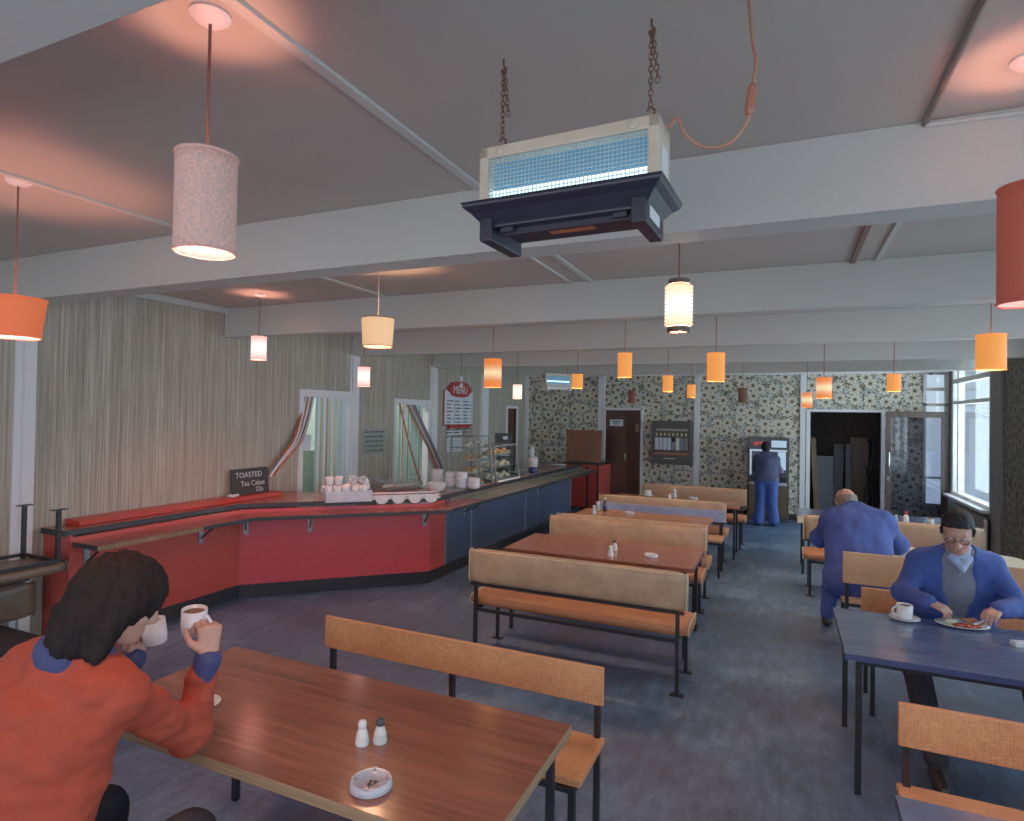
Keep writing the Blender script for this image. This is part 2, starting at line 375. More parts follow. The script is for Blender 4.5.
# wall behind the camera with a wide shop window
mb = MB().bb(XL, -4.6, YF-.12, YF, 0, HC).bb(-4.6, 2.3, YF-.12, YF, 0, .7).bb(-4.6, 2.3, YF-.12, YF, 2.75, HC).bb(2.3, XR+.12, YF-.12, YF, 0, HC)
struct('wall_front', mb, m_ceiling)
m = MB()
for k in range(5): m.bb(-4.6+k*1.725-.04, -4.6+k*1.725+.04, YF-.1, YF+.02, .7, 2.75)
struct('window_5', m.bb(-4.6, 2.3, YF-.1, YF+.02, .7, .76).bb(-4.6, 2.3, YF-.1, YF+.02, 2.69, 2.75), m_frame)
struct('ground', MB().bb(XR+.4, 60, -30, 60, -.6, -.5), plain('lightened_ground', (206, 212, 224), .6))  # ground colour lightened to brighten the view through the windows


# ================================================================== TABLES AND BENCHES
def table(label, x0, x1, y0, y1, top, edge, z=.752, th=.034, group=None, inset=.07, leg=.03, rounded=0):
    cx, cy = (x0+x1)/2, (y0+y1)/2; w, d = x1-x0, y1-y0
    t = thing('canteen_table', label, 'table', (cx, cy, 0), 0, group)
    if rounded:
        R = d*.5; poly = [(-w/2, -d/2)]
        for k in range(13):
            a = -PI/2+PI*k/12; poly.append((w/2-R*.62+R*.62*math.cos(a), d/2*math.copysign(abs(math.sin(a))**.6, math.sin(a))))
        poly.append((-w/2, d/2)); m = MB().prism(poly, z-th, z)
    else: m = MB().box((0, 0, z-th/2), (w, d, th))
    o = obj('tabletop', m, [top, edge], t, bevel=.002)
    for p in o.data.polygons: p.material_index = 0 if p.normal.z > .9 else 1
    a, b = w/2-inset, d/2-inset*.7
    obj('frame', MB().bar((-a, -b, z-th-.015), (a, -b, z-th-.015), .025).bar((-a, b, z-th-.015), (a, b, z-th-.015), .025).bar((-a, -b, z-th-.015), (-a, b, z-th-.015), .025).bar((a, -b, z-th-.015), (a, b, z-th-.015), .025), m_black, t)
    for sx in (-1, 1):
        for sy in (-1, 1):
            obj('leg', MB().box((sx*a, sy*b, (z-th)/2), (leg, leg, z-th)), m_black, t)
    return t
table('big teak laminate table at the front left, with chipboard edge, where the orange-jumpered person leans', -2.62, -.77, 1.58, 2.375, m_table, m_ply, th=.04)
table('teak laminate table behind the first tan padded bench, with white light on its left end', -2.38, -.67, 5.21, 6.02, m_table, m_table)
table('teak laminate table in front of the blue board bench, holding a dark sauce bottle', -2.42, -.79, 7.27, 7.98, m_table_far, m_table_far)
table('farthest teak table on the left, holding a white mug, before the bench by the wall', -2.4, -.56, 9.16, 9.78, m_table_far, m_table_far)
table('dark blue laminate table at the right holding the cup and plate of food', .31, 2.1, 3.74, 4.62, m_bluetop, m_blueedge)
table('cream laminate table with rounded end beside the right wall', .72, 2.02, 6.5, 7.16, m_creamtop, m_creamtop, rounded=1)
table('far right table with cream edge near the doorway, holding a red-capped bottle', .17, 2.0, 8.75, 9.5, m_bluetop, m_creamtop, th=.09)

m_tanlam = weave('tan_woven_laminate', (168, 124, 86), (206, 164, 124))
def bench_frame(t, W, D, zs, zb, legpl, top_back, back_y=0):
    """steel frame: four legs, the rear ones running up as back posts"""
    a = W/2-.035
    for sx in (-1, 1):
        l = obj('leg', MB().box((sx*a, 0, top_back/2), (.028, .028, top_back)), m_black, t)
        f = obj('leg', MB().box((sx*a, -D+.03, zs/2), (.028, .028, zs)), m_black, t)
        if legpl:
            obj('foot_plate', MB().box((sx*a, 0, .004), (.1, .05, .008)), m_black, l); obj('foot_plate', MB().box((sx*a, -D+.03, .004), (.1, .05, .008)), m_black, f)
    obj('frame', MB().bar((-a, 0, zs-.013), (a, 0, zs-.013), .025).bar((-a, -D+.03, zs-.013), (a, -D+.03, zs-.013), .025).bar((-a, 0, zs-.013), (-a, -D+.03, zs-.013), .025).bar((a, 0, zs-.013), (a, -D+.03, zs-.013), .025), m_black, t)
def bench_laminate(label, x, y, rz, W=1.62, zt=.81, zbk=.63, D=.41, mat=None, group=None, name='laminate_bench', mid=True, rear=False, seat=None):
    t = thing(name, label, 'bench', (x, y, 0), rz, group); mat = mat or m_weave
    bench_frame(t, W, D, .435, 0, False, zt-.02)
    if mid: obj('back_post', MB().box((0, .0, (zt-.02+.43)/2), (.028, .026, zt-.02-.43)), m_black, t)
    obj('seat', MB().box((0, -D/2+.02, .45), (W, D-.02, .03)), [seat or mat], t, bevel=.004)
    obj('backrest', MB().box((0, .026 if rear else -.026, (zt+zbk)/2), (W, .024, zt-zbk)), [mat], t, bevel=.006)
    return t
def pad(W, d, h, c, puff=.018, nx=24, axis='y'):
    """an upholstered cushion: a rounded slab with a slight swell"""
    m = MB(); n = 24; o = len(m.v)
    for i in range(nx+1):
        x = -W/2+W*i/nx; e = min(i, nx-i)/nx; k = 1-.12*math.exp(-e*60)
        for j in range(n):
            a = 2*PI*j/n; ca, sa = math.cos(a), math.sin(a)
            y = d/2*math.copysign(abs(ca)**.45, ca)*k; z = h/2*math.copysign(abs(sa)**.45, sa)*k
            if axis == 'y': y += math.copysign(puff*max(0, abs(ca)-.5)*(1-abs(2*i/nx-1)**6), ca)
            else: z += math.copysign(puff*max(0, abs(sa)-.5)*(1-abs(2*i/nx-1)**6), sa)*.6
            m.v.append((c[0]+x, c[1]+y, c[2]+z))
    for i in range(nx):
        for j in range(n): m.f.append((o+i*n+j, o+i*n+(j+1) % n, o+(i+1)*n+(j+1) % n, o+(i+1)*n+j)); m.m.append(0)
    m.f += [tuple(o+k for k in range(n-1, -1, -1)), tuple(o+nx*n+k for k in range(n))]; m.m += [0, 0]
    return m
def ring_piping(x, d, h, c, r=.006):
    P = []
    for j in range(28):
        a = 2*PI*j/28; ca, sa = math.cos(a), math.sin(a)
        P.append((x, c[1]+d/2*math.copysign(abs(ca)**.45, ca)*.98, c[2]+h/2*math.copysign(abs(sa)**.45, sa)*.98))
    return MB().tube(P, r, 6, True)
def bench_padded(label, x, y, rz, W=1.76, zt=.876, zbk=.60, D=.47, mat=None, group=None, seat=None, pip=None):
    t = thing('padded_bench', label, 'bench', (x, y, 0), rz, group); mat = mat or m_vinyl; seat = seat or m_vinyl_o; pip = pip or m_piping
    bench_frame(t, W-.06, D, .40, 0, True, zbk)
    obj('back_rail', MB().box((0, .0, zbk-.008), (W-.04, .03, .02)), m_black, t)
    bc, sc_ = (0, -.03, (zt+zbk)/2), (0, -D/2-.01, .445)
    b = obj('backrest', pad(W, .085, zt-zbk, bc), [mat], t, smooth=True)
    s = obj('seat', pad(W+.02, D-.04, .09, sc_, axis='z'), [seat], t, smooth=True)
    obj('piping', MB().tube([(-W/2+.02, bc[1]+sy*.034, zt-.012) for sy in (1,)]+[(W/2-.02, bc[1]+.034, zt-.012)], .004, 6), pip, b)
    for sx in (-1, 1):
        obj('piping', ring_piping(sx*(W/2-.004), .083, (zt-zbk)*.98, bc, .0045), pip, b); obj('piping', ring_piping(sx*(W/2+.006), D-.05, .088, sc_, .0045), pip, s)
    return t
bench_laminate('orange woven-laminate bench with three steel uprights, on the far side of the big front table', -1.595, 2.865, 0, W=1.66)
bench_laminate('orange laminate bench under the person in the orange jumper at the front left', -2.05, .78, PI, W=1.3)
bench_padded('tan padded bench nearest the camera on the left, its back turned to us', -1.5, 4.53, PI)
bench_padded('second tan padded bench back from the front, just behind the table with two white shakers', -1.55, 6.54, 0, W=1.68)
bench_padded('tan padded bench standing back to back behind the second one, facing the sauce bottle table', -1.55, 6.66, PI, W=1.66)
bench_laminate('bench with a blue painted back board, before the far left padded benches', -1.55, 8.42, 0, W=1.72, zt=.79, zbk=.64, mat=m_blueboard, name='painted_bench', seat=m_tanlam)
bench_padded('far tan padded bench directly behind the blue board bench, facing the mug table', -1.55, 8.56, PI, W=1.72)
bench_padded('farthest tan padded bench, nearest the cigarette machine, facing us', -1.35, 10.36, 0, W=1.64)
bench_laminate('orange woven-laminate bench at the front right corner, behind the nearest blue table', 1.26, 3.06, 0, W=1.62, zt=.82, zbk=.64)
table('nearest dark blue table cut off by the bottom right corner', .35, 2.1, 1.62, 2.41, m_bluetop, m_blueedge)
bench_laminate('orange woven-laminate bench under the seated man facing us at the blue table', 1.4, 5.2, 0, W=1.74, zt=.775, zbk=.58)
bench_laminate('tan bench whose back hides the waist of the man bending over', 1.3, 5.98, PI, W=1.66, zt=.876, zbk=.61, mat=m_tanlam, rear=True)
bench_padded('orange-topped tan bench facing us beyond the man bending over', 1.1, 8.18, 0, W=1.76, zt=.855, zbk=.56)
# upturned bench at the left edge, on a low trestle
table('low dark trestle table under the upturned bench at the left edge', -5.5, -4.85, 1.1, 2.7, m_bandtop, m_bandtop, z=.33)
m_vinyl_shaded = leather('shaded_brown_vinyl', (84, 66, 56), (112, 90, 74))  # bench vinyl darkened to paint in the shade of that corner
u = bench_padded('upturned tan padded bench with its legs in the air, at the left edge', -5.43, 2.07, 0, mat=m_vinyl_shaded, seat=m_vinyl_shaded, pip=m_vinyl_shaded)
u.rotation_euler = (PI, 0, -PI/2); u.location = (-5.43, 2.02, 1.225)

# ================================================================== SERVING COUNTER
ZC, ZS = 1.0, .905
XF = -3.78
C0, C1, C2, C3 = (-5.25, 3.07), (-5.25, 4.76), (-3.78, 6.19), (-3.78, 12.05)
ctr = thing('serving_counter', 'long angled serving counter with red and dark blue front panels along the left wall', 'counter', (-4.5, 6, 0))
cl = lambda x, y, z=0: (x+4.5, y-6, z)
def cobj(name, mb, mats, parent=None, **k):
    """counter pieces are written in room coordinates"""
    mb.v = [(x+4.5, y-6, z) for x, y, z in mb.v]; return obj(name, mb, mats, parent or ctr, **k)
def seg_panel(a, b, z0, z1, th=.02, inset=0):
    a, b = V((*a, 0)), V((*b, 0)); d = (b-a).normalized(); n = V((d.y, -d.x, 0)); off = -n*(inset+th/2); mid = (a+b)/2+off
    return MB().box((mid.x, mid.y, (z0+z1)/2), ((b-a).length, th, z1-z0), Matrix.Rotation(math.atan2(d.y, d.x), 3, 'Z'))
def panel(a, b, mat, lab=None, z0=.145):
    o = cobj('front_panel', seg_panel(a, b, z0, ZC-.06), mat, bevel=.001)
    if lab: o['label'] = lab
CB = (-3.78, 6.53)
panel(C0, C1, m_red2, 'brick red panel on the left wing'); panel(C1, C2, m_red, 'crimson panel on the angled section'); panel(C2, CB, m_red2, 'narrow red panel at the corner')
bx_ = [6.55]+[atx(px, 530, XF).y for px in (471, 525, 537, 570)]
for i in range(4):
    panel((XF, bx_[i]), (XF, bx_[i+1]), m_blue, 'dark blue front panel')
for yv in bx_: cobj('joint_strip', MB().bb(XF-.01, XF+.006, yv-.012, yv+.012, .145, ZC-.1), m_grey_metal)
cobj('end_panel', seg_panel((XL+.01, C0[1]), C0, 0, ZC-.04), m_red2)
for a, b in ((C0, C1), (C1, C2), (C2, C3)): cobj('plinth', seg_panel(a, b, 0, .145, .02, .012), m_bandtop)
cobj('plinth', MB().bb(XF, XF+.16, 7.2, 12.1, 0, .03), m_bandtop)
top = [(XL+.01, C0[1]-.03), (C0[0]-.02, C0[1]-.03), (C1[0]-.02, C1[1]+.01), (C2[0]-.01, C2[1]), (C3[0]-.01, C3[1]), (-4.5, C3[1]), (-4.5, 6.75), (-5.3, 5.86), (XL+.01, 5.86)]
o = cobj('countertop', MB().prism(top, ZC-.05, ZC), [m_redtop, m_bandtop], bevel=.003); o['label'] = 'glossy red-brown worktop with black edge'
for p in o.data.polygons: p.material_index = 0 if p.normal.z > .9 else 1
cobj('steel_worktop', MB().prism([(-3.83, 6.75), (-3.83, 10.2), (-4.47, 10.2), (-4.47, 6.95)], ZC, ZC+.004), m_rail)
# tray shelf on brackets in front of it
def offs(p, q, r_, d):
    a, b, c = V((*p, 0)), V((*q, 0)), V((*r_, 0)); d1, d2 = (b-a).normalized(), (c-b).normalized(); n1, n2 = V((d1.y, -d1.x, 0)), V((d2.y, -d2.x, 0))
    m = (n1+n2).normalized(); m = m*(d/m.dot(n1)); return (b.x+m.x, b.y+m.y)
SH = .32
K1, K2 = offs(C0, C1, C2, SH), offs(C1, C2, C3, SH)
red_end = (-3.78, 7.0)
sh = cobj('tray_shelf', MB().prism([(C0[0], C0[1]+.02), (C0[0]+SH, C0[1]+.02), K1, K2, (XF+SH, 7.0), (XF, 7.0), C2, C1], ZS-.04, ZS), [m_redtop, m_bandtop], bevel=.003)
for p in sh.data.polygons: p.material_index = 0 if p.normal.z > .9 else 1
y1, y2 = 3.25, 4.15
oe = cobj('broken_edge', MB().bb(C0[0]+SH-.002, C0[0]+SH+.004, C0[1]+.02, 4.05, ZS-.042, ZS-.004), m_plank, sh); oe['label'] = 'bare wood edge where the black strip is missing'
cobj('rail_back', MB().bb(XF-.005, XF+.012, 6.62, C3[1], ZS-.005, ZC-.05), plain('dull_steel', (110, 104, 96), .4, .5))
rl = cobj('tray_rail', MB().bb(XF, XF+SH, 7.0, C3[1], ZS-.035, ZS-.008), [m_rail])
for k in range(4): cobj('rail_bar', MB().tube([(XF+.03+k*.05, 7.0, ZS-.004), (XF+.03+k*.05, C3[1], ZS-.004)], .009, 8), m_rail, rl)
cobj('rail_edge', MB().bb(XF+SH, XF+SH+.008, 6.2, C3[1], ZS-.04, ZS-.002), m_bandtop, rl)
def bracket(p, d, n):
    P = V((*p, 0)); n = V((*n, 0)); d = V((*d, 0)); q = Matrix.Rotation(math.atan2(d.y, d.x), 3, 'Z')
    b = cobj('bracket', MB().box(P+n*.008+V((0, 0, ZS-.13)), (.045, .014, .2), q).box(P+n*.13+V((0, 0, ZS-.045)), (.03, .25, .012), q), m_grey_metal)
    cobj('stay', MB().bar(P+n*.02+V((0, 0, ZS-.18)), P+n*.2+V((0, 0, ZS-.05)), .014), m_black, b)
r2 = math.sqrt(.5)
for p in ((C0[0], 3.2), (C0[0], 4.28)): bracket(p, (0, 1), (1, 0))
for px in (244.5, 305, 426):
    t_ = {244.5: .03, 305: .345, 426: .965}[px]; bracket((C1[0]+(C2[0]-C1[0])*t_, C1[1]+(C2[1]-C1[1])*t_), (r2, r2), (r2, -r2))
for yv in (7.0, 7.2, 9.6): bracket((XF, yv), (0, 1), (1, 0))
# far end: red cabinet with the flap lifted
gt = thing('counter_end_unit', 'red end unit of the counter with a brown flap standing up, beside the brown door', 'counter', (-3.8, 12.3, 0))
gl = lambda mb: (setattr(mb, 'v', [(x+3.8, y-12.3, z) for x, y, z in mb.v]), mb)[1]
Yg = 12.22; xa, xb = aty(570, 480, Yg).x, aty(597, 480, Yg).x
obj('front_panel', gl(MB().bb(xa-.1, xb, Yg, Yg+.03, .1, .98)), m_red2, gt, bevel=.002)
obj('side_panel', gl(MB().bb(xb-.03, xb, Yg+.03, YB-.05, .1, .95)), m_red2, gt)
obj('plinth', gl(MB().bb(xa-.25, xb-.01, Yg+.02, YB-.05, 0, .1)), m_bandtop, gt)
obj('worktop', gl(MB().bb(xa-.12, xb+.03, Yg-.04, YB-.05, .985, 1.02)), [m_bandtop], gt, bevel=.003)
f0, f1 = aty(565.5, 445, Yg+.1).x, aty(601, 445, Yg+.1).x
obj('flap', gl(MB().box(((f0+f1)/2, Yg+.14, 1.36), (f1-f0, .025, .66), Matrix.Rotation(-.1, 3, 'X'))), m_rust, gt, bevel=.004)
obj('post', gl(MB().box((aty(587.5, 480, Yg-.1).x, Yg-.12, .48), (.035, .035, .96))), m_black, gt)
obj('post', gl(MB().box((xb+.02, Yg-.02, .5), (.03, .03, 1.0))), m_black, gt)
# red strip shelf along the wall on the left wing
tag(obj('red_shelf_board', MB().bb(XL+.02, XL+.22, 3.22, 5.5, ZC+.001, ZC+.046), plain('bright_red_paint', (188, 50, 34), .4), bevel=.004), 'bright red board lying along the wall on the left wing of the counter', 'board')

# ================================================================== CEILING LAMPS
def shade_mat(name, c, strength, fibre=.35, base=None, hot=None, scale=(40, 40, 40), hz=9, hp=1.3):
    t = NT(name); cc = srgb(*c); b = srgb(*(base or c))
    f = t.noise(t.coord(scale), 4, 5, .7); d = tuple(x*(1-fibre) for x in cc[:3])+(1,)
    col_ = t.ramp(f, [(.38, d), (.6, cc)])
    if hot:
        g = t.add('ShaderNodeTexGradient', gradient_type='SPHERICAL'); t.ln(t.coord((2.2, 2.2, hz)), g.inputs['Vector'])
        col_ = t.mix(t.math('MULTIPLY', t.math('POWER', g.outputs['Fac'], hp), 1.15), col_, srgb(*hot))
    t.ln(col_, t.b.inputs['Emission Color']); t.set(Emission_Strength=strength, Roughness=.8)
    t.col(t.mix(.5, col_, b)); MATS[name] = t.m; return t.m
s_pink = shade_mat('speckled_pink_shade', (206, 120, 104), .2, .75, (226, 206, 196), scale=(34, 34, 34))
s_orange = shade_mat('orange_fabric_shade', (238, 138, 58), .8, .12)
s_deep = shade_mat('deep_orange_fabric_shade', (226, 96, 52), .5, .12)
s_cream = shade_mat('peach_fabric_shade', (250, 190, 136), .62, .06)
s_red = shade_mat('red_fibre_shade', (160, 66, 50), .3, .3, (150, 70, 56))
s_glow = shade_mat('pink_glass_shade', (240, 120, 110), 1.15, .02, hot=(255, 250, 240), hz=8, hp=.85)
s_hot = shade_mat('orange_shade_with_hot_spot', (226, 110, 44), .9, .2, hot=(255, 240, 180), hz=9, hp=2.2)
s_white = shade_mat('white_glass_shade', (250, 170, 140), 1.15, .05, hot=(255, 246, 226), hz=7, hp=.8)
s_dim = shade_mat('brown_unlit_shade', (96, 66, 40), .06, .3, (120, 90, 58)); s_dimr = shade_mat('dull_red_unlit_shade', (110, 52, 40), .08, .3, (120, 66, 50))
s_in = emit('glowing_lining', (255, 190, 180), .7); s_ino = emit('glowing_orange_lining', (255, 196, 130), 1.0); s_bulb = emit('bulb_glow', (255, 236, 214), 5)
s_bead = shade_mat('beaded_glass', (255, 212, 168), .95, .1, hot=(255, 255, 250))
m_flex = plain('brown_flex', (120, 74, 64), .6); m_flexw = plain('pale_flex', (186, 168, 156), .6)
def pendant(label, x, y, zt, zb, r, mat, watts=34, col=(1, .5, .36), rt=None, inner=None, kind='drum', flex=None, rim=None, ztop=HC):
    t = thing('pendant_lamp', label, 'ceiling lamp', (x, y, ztop), 0, 'hanging ceiling lamps'); h = zt-zb; zc = (zt+zb)/2-ztop
    obj('ceiling_rose', MB().lathe([(.055, 0), (.055, -.008), (.04, -.022), (.008, -.03)], n=18), m_white, t, auto=True)
    obj('cord', MB().tube([(0, 0, -.02), (0, 0, zc+h*.32)], .0045, 6), flex or m_flex, t)
    obj('lamp_holder', MB().lathe([(.006, .05), (.018, .045), (.02, -.02), (.014, -.025)], (0, 0, zc+h*.28), 12), m_white if kind != 'bare' else m_china, t, auto=True)
    if kind == 'drum':
        rt = rt or r; R = lambda z: r+(rt-r)*(z+h/2)/h; e = .004; n = 32; K = 8
        prof = [(R(-h/2+h*i/K), -h/2+h*i/K) for i in range(K+1)]
        m = MB().wall(prof+[(R(h/2)-e, h/2), (R(-h/2)-e, -h/2)], (0, 0, 0), n)
        o = obj('lamp_shade', m, [mat, inner or s_ino], t, loc=(0, 0, zc))
        for p in o.data.polygons:
            c = p.center; p.material_index = 1 if (c.x*p.normal.x+c.y*p.normal.y) < -1e-4 and abs(p.normal.z) < .5 else 0
            p.use_smooth = abs(p.normal.z) < .5
        obj('shade_ring', MB().tube([(math.cos(2*PI*k/n)*(R(-h/2)), math.sin(2*PI*k/n)*R(-h/2), -h/2) for k in range(n)], .004, 6, True), rim or mat, o)
        obj('shade_ring', MB().tube([(math.cos(2*PI*k/n)*(R(h/2)), math.sin(2*PI*k/n)*R(h/2), h/2) for k in range(n)], .004, 6, True), rim or mat, o)
        obj('shade_carrier', MB().bar((-rt, 0, h*.42), (rt, 0, h*.42), .004).bar((0, -rt, h*.42), (0, rt, h*.42), .004), m_chrome, o)
    elif kind == 'bead':
        a = r; m = MB(); K = 11
        m.wall([(a, -h/2+.02), (a, h/2-.02), (a-.006, h/2-.02), (a-.006, -h/2+.02)], n=24)
        for i in range(K):
            for k in range(20):
                an = 2*PI*k/20; m.ell((a*math.cos(an), a*math.sin(an), -h/2+.03+(h-.06)*i/(K-1)), (.011, .011, .009), 6, 4)
        o = obj('lamp_shade', m, mat, t, smooth=True, loc=(0, 0, zc))
        for s_ in (1, -1): obj('shade_ring', MB().wall([(a-.008, s_*h/2-.012), (a-.008, s_*h/2+.012), (.02, s_*h/2+.012), (.02, s_*h/2-.012)] if s_ > 0 else [(a-.004, -h/2-.012), (a-.004, -h/2+.016), (a-.02, -h/2+.016), (a-.02, -h/2-.012)], n=24), plain('dark_lamp_rim', (84, 62, 50), .5), o)
    if kind != 'bare' or True:
        obj('bulb', MB().ell((0, 0, zc+h*.12 if kind != 'bare' else zc-.02), (.026, .026, .036), 12, 8), s_bulb if watts else m_china, t, smooth=True)
    if watts:
        L = bpy.data.lights.new('bulb_light', 'POINT'); L.energy = watts; L.color = col; L.shadow_soft_size = .045
        lo = link('bulb_light', L, t, (0, 0, zc-h*.14 if kind != 'bare' else zc-.1))
    return t
def pat(px, y): return aty(px, 340, y).x
def lamp_px(label, px, y, pt, pb, wpx, mat, **k):
    a, b = aty(px, pt, y), aty(px, pb, y); d = (a-CAM).dot(_fw)
    return pendant(label, a.x, y, a.z, b.z, wpx/FPX*d/2, mat, **k)
P_ = (1, .38, .26); O_ = (1, .54, .3)
lamp_px('large white and pink speckled drum lamp hanging nearest at the top left', 207, 1.19, 157, 252, 57, s_pink, col=P_, inner=s_in, watts=30)
lamp_px('wide orange tapered lampshade cut off by the left edge', 15, 1.72, 299, 337, 44, s_deep, col=P_, rt=.128, inner=s_in, watts=24)
lamp_px('small pinkish white glowing lamp nearest the striped wall, left of the peach tapered shade', 259, 4.30, 337, 359.5, 14.5, s_glow, col=P_, inner=s_in, watts=40)
lamp_px('peach tapered lampshade with bright open bottom, right of the small pink lamp', 378, 3.66, 318.5, 346.5, 29, s_cream, col=O_, rt=.118, flex=m_flexw, rim=m_plank, watts=34)
lamp_px('beaded glass lamp with dark rims hanging below the insect killer', 679, 3.4, 282, 330, 24, s_bead, kind='bead', col=(1, .74, .5), watts=40)
lamp_px('small pinkish white glowing lamp above the gap between kitchen doorways', 364, 5.6, 367.5, 386, 12, s_glow, col=P_, inner=s_in, watts=34)
lamp_px('orange ribbed drum lamp with a hot spot, just right of the menu board', 493, 5.6, 359.5, 387, 17.5, s_hot, col=O_)
lamp_px('orange drum lamp next to the left of the beaded glass lamp', 625, 5.6, 353.5, 377, 14, s_orange, col=O_)
lamp_px('orange drum lamp directly above the bare flowered wall, right of the beaded lamp', 716, 5.6, 353.5, 381, 17, s_orange, col=O_)
lamp_px('orange drum lamp in front of the right window frame', 991, 5.6, 335, 369.5, 25, s_orange, col=O_)
lamp_px('big red-orange fibre drum lamp cut off by the right edge', 1031, 2.3, 187, 303, 54, s_red, col=P_, inner=s_in, watts=40)
lamp_px('small orange drum lamp right of the far insect killer', 577.5, 8.0, 374.5, 388, 11, s_orange, col=O_)
lamp_px('small orange drum lamp above the cigarette machine', 668, 8.0, 376, 391.5, 10, s_orange, col=O_)
lamp_px('bright orange drum lamp with glaring bulb before the dark doorway', 824, 8.0, 378, 398, 14, s_hot, col=(1, .7, .4))
lamp_px('plain orange drum lamp above the glazed door', 894, 8.0, 374.5, 391, 12, s_orange, col=O_)
lamp_px('small white glowing lamp at the corner of striped and flowered walls', 517.5, 8.3, 385, 398.5, 9, s_white, col=(1, .7, .5), inner=s_in)
lamp_px('tiny orange lamp against the far white pilaster, above the flowered wall', 691.5, 10.2, 385, 397.5, 8, s_orange, col=O_, watts=20)
lamp_px('tiny orange lamp with bright bulb by the doorway frame', 807, 10.2, 393, 407, 9.5, s_hot, col=(1, .7, .4), watts=27)
lamp_px('unlit dull red lamp high above the brown door', 632, 10.2, 390.5, 403, 7, s_dimr, watts=0)
lamp_px('unlit brown drum lamp left of the vending machine top', 743, 10.2, 388, 402.5, 9, s_dim, watts=0)
lamp_px('bare white lamp holder without shade in front of the menu board', 461.5, 8.0, 376, 392, 8, s_white, kind='bare', watts=0)

